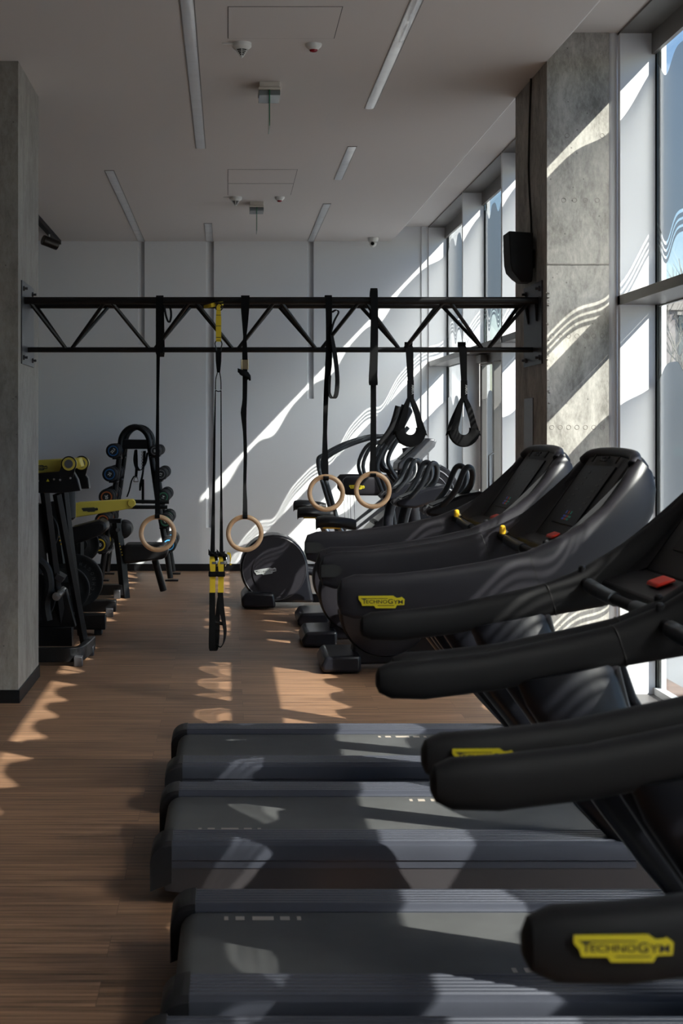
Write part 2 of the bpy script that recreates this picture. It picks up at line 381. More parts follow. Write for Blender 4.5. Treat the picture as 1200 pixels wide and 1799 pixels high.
# back wall with three recessed light slots
slots = [(-1.04, -.965, 2.63), (-.25, -.16, .50), (.926, 1.0, 2.0)]
bm = B(); xs = [LW - .2]
for a, b_, z in slots: xs += [a, b_]
xs.append(XG + .3)
for i in range(0, len(xs), 2): box(bm, xs[i], xs[i + 1], BW, BW + .2, 0, 4.1)
for a, b_, z in slots: box(bm, a, b_, BW, BW + .2, 0, z); prism(bm, [(a, BW + .03), (b_, BW + .09), (b_, BW + .2), (a, BW + .2)], z, 4.1, 'xy')
struct('wall_back', bm, wall_m)
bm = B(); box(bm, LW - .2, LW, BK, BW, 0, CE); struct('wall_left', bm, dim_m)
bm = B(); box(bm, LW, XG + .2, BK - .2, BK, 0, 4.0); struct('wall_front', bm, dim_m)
bm = B(); box(bm, LW, 2.25, BW - .014, BW, 0, .083); struct('baseboard_back', bm, base_m)
bm = B(); box(bm, LW, -2.21, BW - .02, BW, .083, 3.78); struct('trim_1', bm, base_m, bevel=.004)
# concrete columns
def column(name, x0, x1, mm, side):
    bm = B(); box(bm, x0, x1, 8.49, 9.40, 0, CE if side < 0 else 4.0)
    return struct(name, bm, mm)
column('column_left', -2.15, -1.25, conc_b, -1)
def column_right():
    x0, x1, y0, y1 = 1.905, 2.275, 8.49, 9.42
    bm = B(); prism(bm, [(x0, 0), (x1, 0), (x1, 4.0), (2.055, 4.0), (x0, 3.835)], y0, y1)
    o = struct('column_right', bm, conc_m)
    # formwork joint and tie-hole plugs
    bm = B(); box(bm, x0 - .003, x1 - .002, y0 - .004, y0 + .01, 2.615, 2.622); obj('formwork_joint', bm, conc_b, o, smooth=False)
    bm = B()
    for z, xs_ in ((3.0, (.1, .165, .23, .3)), (2.19, (.03, .08, .13, .18, .23, .28, .33)), (1.645, (.03, .08, .13, .18, .23, .28, .33)), (3.385, (.12, .33))):
        for dx in xs_: torus(bm, (x0 + dx, y0, z), (0, 1, 0), .013, .0016, 16, 6)
    obj('plug_rings', bm, conc_b, o)
    # rough broken arris
    bm = B(); rnd = random.Random(3)
    for z0, z1 in ((2.26, 2.48), (1.72, 1.95), (2.05, 2.2)):
        for k in range(12):
            z = rnd.uniform(z0, z1); r = rnd.uniform(.004, .012)
            c = Vector((x0 + rnd.uniform(.002, .014), y0 + rnd.uniform(.001, .006), z))
            bmesh.ops.create_icosphere(bm, subdivisions=1, radius=r, matrix=Matrix.Translation(c) @ Matrix.Rotation(rnd.random() * 3, 4, 'X') @ Matrix.Diagonal((1, .5, rnd.uniform(.6, 1.6), 1)))
    obj('broken_edge', bm, conc_b, o, smooth=False)
column_right()
bm = B(); box(bm, -2.16, -1.24, 8.478, 9.41, 0, .078); struct('baseboard_left', bm, base_m, bevel=.002)
bm = B(); box(bm, 1.895, 2.28, 8.482, 9.43, 0, .078); struct('baseboard_right', bm, base_m, bevel=.002)
bm = B(); tube(bm, [(2.305, 8.53, 0), (2.305, 8.53, 4.0)], .036, 16); struct('trim_2', bm, white_m, smooth=True)
# facade: fins, transom, soffit, sill, outer header
FINS = [16.50, 14.10, 12.08, 10.27, 8.45, 6.40, 4.35, 2.30, .25, -1.8, BK]
t = 3
for y in FINS:
    bm = B(); box(bm, XF, XG + .01, y, y + .05, 0, 4.0, mi=0); struct('trim_%d' % t, bm, white_m, bevel=.002); t += 1
    bm = B(); box(bm, XG + .0105, XG + .0185, y - .004, y + .054, 0, 4.0); struct('trim_%d' % t, bm, base_m); t += 1
    bm = B(); box(bm, XG + .031, XG + .06, y - .05, y + .05, 0, 4.0); struct('trim_%d' % t, bm, white_m); t += 1
bm = B(); box(bm, XF, XG + .02, BK, BW, 2.372, 2.43); struct('trim_%d' % t, bm, transom_m, bevel=.002); t += 1
bm = B(); box(bm, XF, XG + .09, BK, BW, 3.985, 4.02); struct('trim_%d' % t, bm, transom_m); t += 1
bm = B(); box(bm, XG - .012, XG + .012, BK, BW, 3.86, 4.0); struct('trim_%d' % t, bm, alu_m); t += 1
bm = B(); box(bm, XF, XG + .1, BK, BW, 0, .06); struct('trim_%d' % t, bm, transom_m, bevel=.002); t += 1
bm = B(); box(bm, 2.25, XF, BW - .015, BW, .0, 4.0); struct('trim_%d' % t, bm, white_m); t += 1
# glazing with wavy frosted film
PER = .512; Y0W = 8.27
def wv(y, z, amp, ph=0, sharp=.25):
    q = y - ph; fm = -.3 * math.sin(2 * math.pi * (q - 8.1) / (2 * PER)) + .3 * math.sin(2 * math.pi * (Y0W - 8.1) / (2 * PER))   # hand-drawn, uneven wave
    a = 2 * math.pi * (q - Y0W) / PER + fm
    return z - amp * (math.cos(a) + sharp * math.cos(2 * a)) / (1 + sharp * .3)
bands = [(lambda y: wv(y, 2.815, .078), lambda y: wv(y, 3.765, .062)),
         (lambda y: wv(y, 2.769, .078), lambda y: wv(y, 2.795, .078)),
         (lambda y: wv(y, 2.728, .078), lambda y: wv(y, 2.754, .078)),
         (lambda y: wv(y, 2.687, .078), lambda y: wv(y, 2.713, .078)),
         (lambda y: wv(y, 1.05, .078), lambda y: wv(y, 1.98, .055, .17)),
         (lambda y: wv(y, 1.004, .078), lambda y: wv(y, 1.030, .078)),
         (lambda y: wv(y, .963, .078), lambda y: wv(y, .989, .078)),
         (lambda y: wv(y, .922, .078), lambda y: wv(y, .948, .078))]
wi = 1
ys_f = sorted(FINS)
for i in range(len(ys_f) - 1):
    a, b_ = ys_f[i] + .05, ys_f[i + 1]
    bm = B(); box(bm, XG + .02, XG + .03, a, b_, .06, 3.95)
    g = struct('window_%d' % wi, bm, glass_m)
    bm = B(); n = int((b_ - a) / .02)
    for lo, hi in bands:
        prev = None
        for k in range(n + 1):
            y = a + (b_ - a) * k / n
            cur = (bm.verts.new((XG + .018, y, lo(y))), bm.verts.new((XG + .018, y, hi(y))))
            if prev: bm.faces.new((prev[0], cur[0], cur[1], prev[1]))
            prev = cur
    f = obj('frosted_film', bm, frost_m, g, smooth=False)
    # outer frame bars
    bm = B(); box(bm, XG + .0, XG + .05, a, b_, .06, .10); box(bm, XG + .02, XG + .035, a, b_, 2.36, 2.372); box(bm, XG + .02, XG + .035, a, b_, 2.43, 2.436)
    obj('glazing_frame', bm, white_m, g, smooth=False)
    wi += 1
# glazed door in the far bay
def door():
    y0, y1, x = 12.16, 14.06, XG - .035
    bm = B()
    for a, b_ in ((y0, y0 + .09), (y1 - .09, y1)): box(bm, x, x + .05, a, b_, .06, 2.37)
    box(bm, x, x + .05, y0 + .09, y1 - .09, 2.27, 2.37); box(bm, x, x + .05, y0 + .09, y1 - .09, .06, .2)
    d = struct('door_1', bm, alu_m, bevel=.003)
    bm = B(); box(bm, x - .05, x + .045, y1 - .98, y1 - .9, .2, 2.27); obj('door_stile', bm, alu_m, d, bevel=.004)
    bm = B(); box(bm, x - .07, x - .003, y1 - .42, y1 - .16, 2.28, 2.36); obj('door_closer', bm, alu_m, d, bevel=.006)
    bm = B(); tube(bm, [(x - .05, y1 - .3, 2.26), (x - .05, y1 - .9, 2.25)], .008); obj('closer_arm', bm, alu_m, d)
    bm = B(); tube(bm, [(x - .05, y1 - .98, .9), (x - .09, y1 - .98, .92), (x - .09, y1 - .98, 1.4), (x - .05, y1 - .98, 1.42)], .012); obj('pull_handle', bm, steel_m, d)
door()
# ceiling hatches
def hatch(x0, x1, y0, y1, label):
    bm = B(); g = .004
    for a in ((x0, x1, y0, y0 + g), (x0, x1, y1 - g, y1), (x0, x0 + g, y0, y1), (x1 - g, x1, y0, y1)): box(bm, *a, CE - .0012, CE + .01)
    t_ = thing('access_hatch', label, 'ceiling hatch', ((x0 + x1) / 2, (y0 + y1) / 2, CE))
    obj('hatch_gap', bm, ink_m, t_, smooth=False)
    bm = B(); box(bm, x0 + g, x1 - g, y0 + g, y1 - g, CE - .002, CE + .01); obj('hatch_panel', bm, ceil_m, t_, smooth=False)
hatch(0, .6, 7.4, 8.0, 'flush square white ceiling hatch nearest the camera, in front of the smoke detector')
hatch(0, .59, 12.0, 12.66, 'flush white ceiling hatch farther back, the nearer of the adjoining pair')
hatch(0, .59, 12.68, 13.3, 'flush white ceiling hatch farther back, next to the far smoke detector')
# linear ceiling lights (switched off)
def strip(x0, x1, y0, y1, label, joints=()):
    t_ = thing('linear_ceiling_light', label, 'ceiling light', ((x0 + x1) / 2, (y0 + y1) / 2, CE), 'linear lights let into the ceiling')
    bm = B()
    for a in ((x0 - .004, x0 + .003), (x1 - .003, x1 + .004)): box(bm, a[0], a[1], y0, y1, CE - .004, CE + .01)
    for yy in (y0, y1 - .006) + tuple(joints): box(bm, x0, x1, yy, yy + .006, CE - .004, CE + .01)
    obj('frame', bm, alu_m, t_, smooth=False)
    bm = B(); n = int((y1 - y0) / .1); pr = None
    for k in range(n + 1):
        y = y0 + (y1 - y0) * k / n
        cur = [bm.verts.new((x0 + (x1 - x0) * j / 4, y, CE - .003 - .003 * math.sin(math.pi * j / 4))) for j in range(5)]
        if pr:
            for j in range(4): bm.faces.new((pr[j], cur[j], cur[j + 1], pr[j + 1]))
        pr = cur
    obj('diffuser', bm, acr_m, t_)
strip(-.245, -.173, 5.2, 11.1, 'long glossy strip light in the ceiling, the one just left of the hatches', (8.15, 9.35))
strip(.938, 1.0, 5.6, 9.73, 'long glossy strip light in the ceiling right of the nearest hatch', (8.03,))
strip(.935, 1.0, 11.03, 12.47, 'short isolated strip light in the ceiling, between the two right-hand strips')
strip(-1.04, -.965, 12.04, BW - .01, 'strip light in the ceiling at far left, running to the back wall')
strip(-.25, -.17, 15.1, BW - .01, 'shortest ceiling strip light, running to the middle slot of the back wall')
strip(.93, 1.0, 13.8, BW - .01, 'ceiling strip light at right running to the right slot of the back wall')

# ------------------------------------------------------------------ outside
grd = mat('pale_paving', (.27, .275, .28), .8, var=(1.2, .12)); pink = mat('pink_render', (.22, .19, .185), .8, var=(1, .08)); cream = mat('cream_render', (.34, .31, .28), .8, var=(1, .06))
dkgl = mat('dark_window', (.04, .06, .07), .15); bark = mat('bark', (.2, .18, .15), .8, var=(6, .25)); redtile = mat('red_awning', (.4, .06, .05), .6); teal = mat('teal_paint', (.02, .35, .28), .5)
bm = B(); box(bm, XG + .36, 120, -40, 150, -.25, -.1); single('paved_yard', bm, grd, 'pale paved yard outside the window wall', 'paving', kind='structure', smooth=False)
def building():
    b0 = thing('apartment_building', 'pink apartment building with dark windows seen outside through the clear glass', 'building', (17, 44, -.1))
    bm = B(); box(bm, 11, 34, 42, 54, -.1, 5.6); obj('wall', bm, pink, b0, smooth=False)
    bm = B()
    for z in (1.3, 3.4, 5.4): box(bm, 10.9, 34.1, 41.9, 42.05, z - .2, z + .05)
    obj('floor_band', bm, cream, b0, smooth=False)
    for i in range(9):
        for j, z in enumerate((-.1, 1.5, 3.55)):
            x = 11.6 + i * 1.7
            bm = B(); box(bm, x, x + 1.1, 41.93, 42.03, z + .1, z + 1.5); wn = obj('window', bm, dkgl, b0, smooth=False)
            bm = B(); box(bm, x - .06, x + 1.16, 41.9, 41.96, z + 1.5, z + 1.6); box(bm, x + .52, x + .58, 41.9, 41.95, z + .1, z + 1.5); obj('window_frame', bm, cream, wn, smooth=False)
    bm = B(); box(bm, 12.2, 16, 41.6, 41.9, .9, 1.15); obj('shop_sign', bm, teal, b0, smooth=False)
building()
def tree(x, y, h, seed, label):
    rnd = random.Random(seed); t_ = thing('bare_tree', label, 'tree', (x, y, -.1), 'bare trees outside the windows')
    bmT = B(); bmB = B()
    def br(bm, p, d, L_, r, dep):
        q = p + d * L_
        mid = p + d * L_ * .5 + Vector((rnd.uniform(-1, 1), rnd.uniform(-1, 1), 0)) * L_ * .05
        tube(bm, [p, mid, q], [r, r * .85, r * .68], 6 if dep > 2 else 4, up=Vector((.3, .9, .2)))
        if dep == 0: return
        for k in range(3 if dep > 1 else 4):
            nd = (d + Vector((rnd.uniform(-1, 1), rnd.uniform(-1, 1), rnd.uniform(-.1, .7))) * .62).normalized()
            st = p + d * L_ * rnd.uniform(.55, 1)
            br(bmB, st, nd, L_ * rnd.uniform(.55, .8), r * .55, dep - 1)
    br(bmT, Vector((x, y, -.1)), Vector((.03, 0, 1)), h * .3, h * .012, 5)
    obj('trunk', bmT, bark, t_); obj('branches', bmB, bark, t_)
tree(7.0, 21.5, 6.0, 4, 'bare pale tree outside seen through the clear band of the nearest window')
tree(9.6, 31.0, 7.0, 9, 'bare tree outside farther off in front of the pink building')

# ------------------------------------------------------------------ treadmills
TXO = -.265     # world X of the rear end
def rail_profile(s):
    """(y,z) of a foot rail with ribs; s=+1 far side"""
    pts = [(.252, .13), (.252, .203), (.262, .214)]
    y = .272
    for k in range(6):
        pts += [(y, .2165), (y + .004, .2215), (y + .015, .2215), (y + .019, .2165)]; y += .0225
    pts += [(.412, .216), (.426, .207), (.43, .19), (.43, .158), (.425, .155), (.425, .13)]
    return [(a * s, b) for a, b in pts]
ARM_A = [(.372, 1.085, .372, 1.035, .46, .035), (.385, 1.12, .383, 1.0, .46, .055), (.43, 1.136, .43, .985, .46, .062), (.57, 1.139, .57, .985, .46, .066), (.72, 1.156, .73, .99, .46, .068), (.875, 1.181, .90, 1.003, .455, .072), (1.015, 1.213, 1.07, 1.04, .45, .076),
         (1.116, 1.256, 1.2, 1.09, .44, .08), (1.21, 1.306, 1.32, 1.165, .425, .085), (1.29, 1.368, 1.41, 1.26, .405, .09), (1.345, 1.435, 1.46, 1.34, .385, .09), (1.385, 1.49, 1.475, 1.42, .365, .085), (1.42, 1.525, 1.468, 1.475, .35, .06)]
ARM_B = [(.355, 1.04, .355, 1.01, .42, .03), (.362, 1.055, .362, .995, .42, .055), (.39, 1.068, .39, .982, .42, .07), (.47, 1.073, .47, .98, .42, .074), (.62, 1.09, .63, 1.0, .42, .074), (.80, 1.127, .82, 1.036, .42, .076), (.92, 1.155, .95, 1.06, .42, .08),
         (1.03, 1.2, 1.09, 1.085, .415, .08), (1.13, 1.262, 1.2, 1.12, .41, .085), (1.22, 1.325, 1.32, 1.185, .40, .09), (1.29, 1.38, 1.41, 1.27, .39, .09), (1.345, 1.44, 1.46, 1.34, .375, .09), (1.385, 1.49, 1.475, 1.42, .36, .085), (1.42, 1.525, 1.468, 1.475, .345, .06)]
ARM_B = [(a_, b_, c_, d_, y_ - .02, t_) for a_, b_, c_, d_, y_, t_ in ARM_B]
def treadmill(kind, label):
    # local frame: x = world X, y = 0 on the deck's centre line
    T = thing('treadmill', label, 'treadmill', (0, 0, 0), 'treadmills in a row by the window')
    X0 = TXO if kind == 'A' else -.22
    bm = B(); a0 = []
    for k in range(9):
        a = math.pi / 2 + math.pi * k / 8; a0.append((X0 + .085 + .055 * math.cos(a), .145 + .055 * math.sin(a)))
    prism(bm, [(X0 + 1.62, .20)] + a0 + [(X0 + 1.62, .09)], -.249, .249); obj('running_belt', bm, belt_m, T)
    # belt lettering marks near the far rail
    sy = 1 if kind == 'B' else -1
    for q0, yc in ((X0 + .16, .2 * sy), (.70, -.2 * sy)):
        for (x, wd) in ((.0, .012), (.033, .026), (.082, .062), (.163, .028), (.212, .012)):
            bm = B(); box(bm, q0 + x, q0 + x + wd, yc - .015, yc + .015, .2, .2008); obj('belt_mark', bm, tan_ink, T, smooth=False, label='pale rectangular mark printed on the belt')
    for s in (1, -1):
        bm = B(); prism(bm, rail_profile(s), X0 + .075, X0 + 1.66, 'yz'); obj('foot_rail', bm, rail_m, T)
        # rounded rear cap of the rail
        bm = B(); rings = []
        for k in range(9):
            a = math.pi / 2 * k / 8
            cx = X0 + .075 - .075 * math.sin(a); top = .2215 - .06 * (1 - math.cos(a)); hb = .05 + .03 * (1 - math.sin(a))
            rings.append([Vector((cx, s * .25, hb)), Vector((cx, s * .25, top - .012)), Vector((cx, s * .262, top)), Vector((cx, s * .415, top)), Vector((cx, s * .432, top - .014)), Vector((cx, s * .432, hb))])
        skin(bm, rings); obj('end_cap', bm, black_pl, T, bevel=.006)
        bm = B(); ya, yb = sorted((s * .38, s * .422)); prism(bm, [(X0 + .05, .05), (X0 + .03, .12), (X0 + .06, .155), (X0 + 1.66, .155), (X0 + 1.9, .155), (X0 + 1.9, .03), (X0 + .2, .03)], ya, yb); obj('side_panel', bm, panel_m, T, bevel=.004)
    # underframe and feet
    bm = B(); box(bm, X0 + .1, X0 + 1.9, -.38, .38, .035, .09)
    for x in (X0 + .18, X0 + 1.8):
        for y in (-.33, .33): cyl(bm, (x, y, 0), (x, y, .04), .03, 12)
    obj('underframe', bm, black_pl, T)
    # motor hood
    bm = B(); prism(bm, [(X0 + 1.58, .2), (X0 + 1.68, .27), (X0 + 1.82, .33), (X0 + 2.0, .31), (X0 + 2.08, .2), (X0 + 2.08, .04), (X0 + 1.58, .04)], -.40, .40); obj('motor_hood', bm, black_gl, T, bevel=.02, seg=3)
    arm = ARM_A if kind == 'A' else ARM_B
    for s in (1, -1):
        bm = B()
        st = []
        for k in range(8):
            u = k / 6.5; z = .2 + .83 * u; z = min(z, 1.09)
            xl = 1.33 - .66 * u - .04 * math.sin(math.pi * min(u, 1)); xr = 1.53 - .62 * u - .03 * math.sin(math.pi * min(u, 1))
            st.append((xr, z, xl, z, .365 + .02 * u, .12))
        st = [q for q in st if q[1] < 1.0]; u = .975
        st.append((1.53 - .62 * u - .005, 1.07, 1.33 - .66 * u, 1.025, .39, .075))
        loft_arm(bm, st, s, 24, .9); obj('upright', bm, black_gl, T)
        bm = B(); loft_arm(bm, [(xt + .012, z, xt - .02, z, y + .03 * (z < 1.02), .06 if z < 1.02 else .04) for (xt, z, xb, zb, y, th) in st], s, 12, .7); obj('upright_trim', bm, shell_m, T)
        bm = B(); loft_arm(bm, arm, s, 24, .6 if kind == 'A' else .75)
        o = obj('handrail', bm, shell_m if kind == 'A' else grip_m, T)
        yo = arm[3][4]
        if kind == 'A':
            # dark tip pad on the inner face
            bm = B(); yy = s * (yo - .033); prism(bm, [(.375, 1.035), (.375, 1.085), (.43, 1.088), (.452, 1.078), (.458, 1.062), (.452, 1.045), (.43, 1.035)], yy - .003, yy + .003); obj('tip_pad', bm, ink_m, T)
        # joint seam of the shell
        bm = B(); k = 6; xt, zt, xb, zb, y, th = arm[k]
        loft_arm(bm, [(xt - .0015, zt + .001, xb - .0015, zb - .001, y, th + .002), (xt + .0015, zt + .0014, xb + .0015, zb - .0006, y, th + .002)], s, 20, .6); obj('shell_seam', bm, ink_m, T)
    # badge on the outer face of the near handrail
    if kind == 'A': brand_badge(T, (.44, -.497, 1.026), (1, 0, 0), (0, 0, 1), .155, badge_y, ink_m)
    else: brand_badge(T, (.405, -.4405, 1.018), (1, 0, 0), (0, 0, 1), .113, badge_y, ink_m)
    # cross bar with grips and knobs
    xb, zb = (1.10, 1.20) if kind == 'A' else (1.035, 1.165)
    bm = B(); tube(bm, [(xb - .01, -.43, zb + .005), (xb, -.36, zb - .005), (xb + .015, -.2, zb - .02), (xb + .02, 0, zb - .024), (xb + .015, .2, zb - .02), (xb, .36, zb - .005), (xb - .01, .43, zb + .005)], .016, 12, 3); cb = obj('cross_bar', bm, grip_m, T)
    for s in (1, -1):
        bm = B(); tube(bm, [(xb + .003, s * .33, zb - .008), (xb + .012, s * .22, zb - .018), (xb + .018, s * .1, zb - .023)], .021, 14, 3); obj('grip_sleeve', bm, bar_m, cb)
    for s in (1, -1):
        bm = B(); lathe(bm, [(.012, 0), (.013, .012), (.011, .03), (.006, .035)], (xb - .005, s * .385, zb + .012)); obj('control_knob', bm, (knob_y if s > 0 else black_pl) if kind == 'A' else black_pl, T)
    # tray and red stop
    bm = B(); prism(bm, [(xb + .04, zb - .02), (xb + .05, zb + .005), (xb + .17, zb + .045), (xb + .19, zb + .03), (xb + .18, zb), (xb + .08, zb - .03)], -.39, .39); obj('tray', bm, black_pl, T, bevel=.006)
    sx = xb + .12; bm = B(); prism(bm, [(sx - .03, zb + .024), (sx - .026, zb + .036), (sx + .02, zb + .052), (sx + .026, zb + .044)], -.05, .05); obj('stop_button', bm, red_m, T, bevel=.004, label='red emergency stop bar')
    if kind == 'A':
        for c, dz in (('+', .018), ('-', 0)):
            bm = B(); put_text(bm, c, (1.105, .392, 1.195 + dz), (1, 0, 0), (0, 0, 1), .014 if c == '+' else .004, .014); obj('control_symbol', bm, wht_ink, T, smooth=False)
    # console: dish, housing, screen, hood
    bm = B(); prof = [(1.19, 1.2), (1.235, 1.262), (1.40, 1.495), (1.425, 1.53), (1.452, 1.537), (1.478, 1.50), (1.484, 1.42), (1.45, 1.32), (1.38, 1.235), (1.28, 1.18)]
    prism(bm, prof, -.30, .30); obj('console_housing', bm, black_pl, T, bevel=.018, seg=3)
    for s in (1, -1):   # side wings sloping from the console into the handrails
        bm = B(); rings = []
        for j in range(7):
            u = j / 6
            ax, az = 1.1 + .3 * u, 1.235 + .265 * u ** 1.15
            ax2, az2 = 1.2 + .2 * u, 1.215 + .28 * u
            yo2 = .425 - .06 * u
            c = []
            for i in range(6):
                v = i / 5
                c.append(Vector((ax * v + ax2 * (1 - v), s * (.29 * (1 - v) + yo2 * v), az * v + az2 * (1 - v) - .03 * math.sin(math.pi * v))))
            for i in range(5, -1, -1):
                p = c[i].copy(); p.x += .012; p.z -= .012; c.append(p)
            rings.append(c)
        skin(bm, rings); obj('console_wing', bm, black_pl, T)
    d = Vector((.165, 0, .233)).normalized(); nrm = Vector((-d.z, 0, d.x)); p0 = Vector((1.238, 0, 1.266))
    def scr(u0, u1, y0, y1, h0, h1, bm):
        vs = []
        for u, h in ((u0, h0), (u1, h0), (u1, h1), (u0, h1)):
            for y in (y0, y1): vs.append(bm.verts.new(p0 + d * u + nrm * h + Vector((0, y, 0))))
        for f in ((0, 1, 3, 2), (2, 3, 5, 4), (4, 5, 7, 6), (6, 7, 1, 0), (0, 2, 4, 6), (1, 7, 5, 3)): bm.faces.new([vs[i] for i in f])
    bm = B(); scr(.01, .275, -.18, .18, -.005, .006, bm); so = obj('screen', bm, screen_m, T, bevel=.003)
    cols = [led_b, led_r, led_g]
    for i in range(3):
        bm = B()
        for k in range(2): scr(.028 + .012 * k, .036 + .012 * k, .025 - .035 * i - .012 * k, .055 - .035 * i, .006, .0068, bm)
        scr(.055, .068, .035 - .035 * i, .05 - .035 * i, .006, .0068, bm)
        obj('key_marks', bm, cols[i], so, smooth=False)
    bm = B(); rnd = random.Random(5)
    for k in range(14):
        u = .08 + (k % 7) * .026; y = -.13 if k < 7 else .1
        scr(u, u + .008, y, y + rnd.uniform(.02, .05), .006, .0068, bm)
    obj('display_marks', bm, grey_key, so, smooth=False)
    bm = B(); tube(bm, [(1.405, -.345, 1.502), (1.43, -.28, 1.533), (1.44, 0, 1.541), (1.43, .28, 1.533), (1.405, .345, 1.502)], .02, 12, 4); box(bm, 1.44, 1.49, -.335, .335, 1.46, 1.478, ((1.46, 0, 1.47), 'Y', R(35))); obj('console_hood', bm, shell_m, T, bevel=.004)
    bm = B()
    for k in range(2):
        for j in range(2): scr(.288 + j * .014, .297 + j * .014, -.045 + k * .05, -.005 + k * .05, .013 - j * .002, .018 - j * .002, bm)
    scr(.284, .318, -.17, -.155, .009, .014, bm); scr(.284, .318, .155, .17, .009, .014, bm)
    obj('vent_slots', bm, ink_m, T, smooth=False)
    return T
LBL = ['farthest treadmill of the row, its console seen against the dark side of the concrete column',
       'second treadmill from the back, yellow badge on its tall flat charcoal handrail',
       'third treadmill from the back with rounded rubber handrails and a red stop bar in view',
       'second nearest treadmill, deck at the bottom edge, half hidden yellow badge on its handrail',
       'nearest treadmill at lower right, only a thick rounded handrail with yellow badge in view']
tA = treadmill('A', LBL[0]); tA.location = (0, 6.42, 0)
dup(tA, (0, 5.28, 0), LBL[1])
tB = treadmill('B', LBL[2]); tB.location = (.05, 3.95, 0)
dup(tB, (.0, 3.005, 0), LBL[3])
t5 = dup(tB, (-.012, 2.03, 0), LBL[4]); t5.scale.y = .94

# ------------------------------------------------------------------ truss between the columns
def truss():
    xa, xb = -1.25, 1.905
    T = thing('rig_truss', 'black steel triangular truss beam spanning between the two concrete columns', 'truss', ((xa + xb) / 2, 8.85, 2.1))
    yf, yb, zt, yc, zb = 8.70, 9.0, 2.42, 8.85, 2.128
    for y in (yf, yb):
        bm = B(); tube(bm, [(xa + .006, y, zt), (xb - .006, y, zt)], .0225, 16); obj('top_chord', bm, truss_m, T)
    bm = B(); tube(bm, [(xa + .006, yc, zb), (xb - .006, yc, zb)], .0165, 16); obj('bottom_chord', bm, truss_m, T)
    nodes = [-.988 + .518 * k for k in range(6)]; tops = [n - .262 for n in nodes] + [nodes[-1] + .256]
    for yy in (yf, yb):
        for i, n in enumerate(nodes):
            for s, tp in ((-1, tops[i]), (1, tops[i + 1])):
                bm = B(); tpx = max(xa + .02, min(xb - .02, tp)) + (.022 if s < 0 else -.022)
                tube(bm, [(tpx, yy, zt - .012), (n + s * .02, yc, zb + .01)], .0115, 8); obj('diagonal', bm, truss_m, T)
        bm = B(); tube(bm, [(tops[-1] + .03, yy, zt - .01), (xb - .004, yc + (yy - yc) * .8, zt - .12)], .0115, 8); obj('diagonal', bm, truss_m, T)
    bm = B(); q = xa + .02; k = 0
    while q < xb - .3:
        tube(bm, [(q, yf if k % 2 else yb, zt), (q + .262, yb if k % 2 else yf, zt)], .007, 6); q += .262; k += 1
    obj('top_lacing', bm, truss_m, T)
    for x, s in ((xa, 1), (xb, -1)):
        bm = B(); a, b_ = sorted((x, x + s * .008)); box(bm, a, b_, 8.6, 9.12, 2.03, 2.535); pl = obj('mounting_plate', bm, plate_m, T, bevel=.001)
        for y in (8.66, 9.05):
            for z in (2.07, 2.49):
                bm = B(); cyl(bm, (x + s * .008, y, z), (x + s * .016, y, z), .017, 6); cyl(bm, (x + s * .016, y, z), (x + s * .034, y, z), .008, 10); obj('anchor_bolt', bm, plate_m, pl)
truss()
# ------------------------------------------------------------------ straps, rings, suspension trainer
FX = (1, 0, 0)
def wood_ring(px, py, Y, label):
    c = Wp(px, py, Y); bm = B(); torus(bm, c, (.02, 1, 0), .1005, .0145, 56, 14)
    return single('gymnastic_ring', bm, ring_m, label, 'gymnastic ring', 'wooden gymnastic rings hung from the truss')
YS = 8.68
def wrap(bm, x, wd, top=2.447, low=2.39, yf=8.672, yb=8.73):
    ribbon(bm, [(x, yf, low), (x, yf, top - .01), (x, (yf + yb) / 2, top + .002), (x, yb, top - .01), (x, yb, low)], wd, .003, FX)
def X(px, Y=YS): return (px - VX) * Y / F
def Z(py, Y=YS): return EYE - (py - VY) * Y / F
strap_g = 'webbing straps slung over the truss'
# left ring strap
s1 = thing('ring_strap', 'black webbing strap at far left, doubled around the truss, carrying the leftmost ring', 'strap', (X(277), YS, Z(905)), strap_g)
bm = B(); ribbon(bm, [(X(280.5), YS - .02, Z(560)), (X(280.5), YS - .018, Z(524)), (X(280.5), YS + .02, Z(519)), (X(280.5), YS + .07, Z(526)), (X(280.5), YS + .2, Z(618, 8.85)), (X(280), YS + .15, Z(626, 8.8)), (X(280), YS + .0, Z(619)), (X(280.5), YS - .02, Z(600)), (X(280.5), YS - .02, Z(560))], .045, .004, FX); obj('webbing_wrap', bm, web_m, s1)
bm = B(); ribbon(bm, [(X(278), YS, Z(618)), (X(277), YS, Z(700)), (X(276.5), YS, Z(780)), (X(276.5), YS, Z(860)), (X(276.5), YS, Z(902)), (X(276.5), YS - .018, Z(905)), (X(276.5), YS - .018, Z(910)), (X(276.5), YS + .02, Z(911)), (X(276.5), YS + .02, Z(900))], [.022, .017, .022, .028, .03, .03, .03, .03, .03], .004, FX); obj('webbing_tail', bm, web_m, s1)
bm = B(); ribbon(bm, [(X(289), YS - .01, Z(539)), (X(292), YS - .02, Z(556)), (X(297), YS - .02, Z(567)), (X(300.5), YS - .01, Z(558)), (X(300), YS, Z(545)), (X(297), YS, Z(538))], .02, .003, (.6, 1, 0), 4); obj('coiled_end', bm, web_m, s1)
wood_ring(277, 937, YS, 'leftmost wooden gymnastic ring, hanging in front of the dumbbell rack')
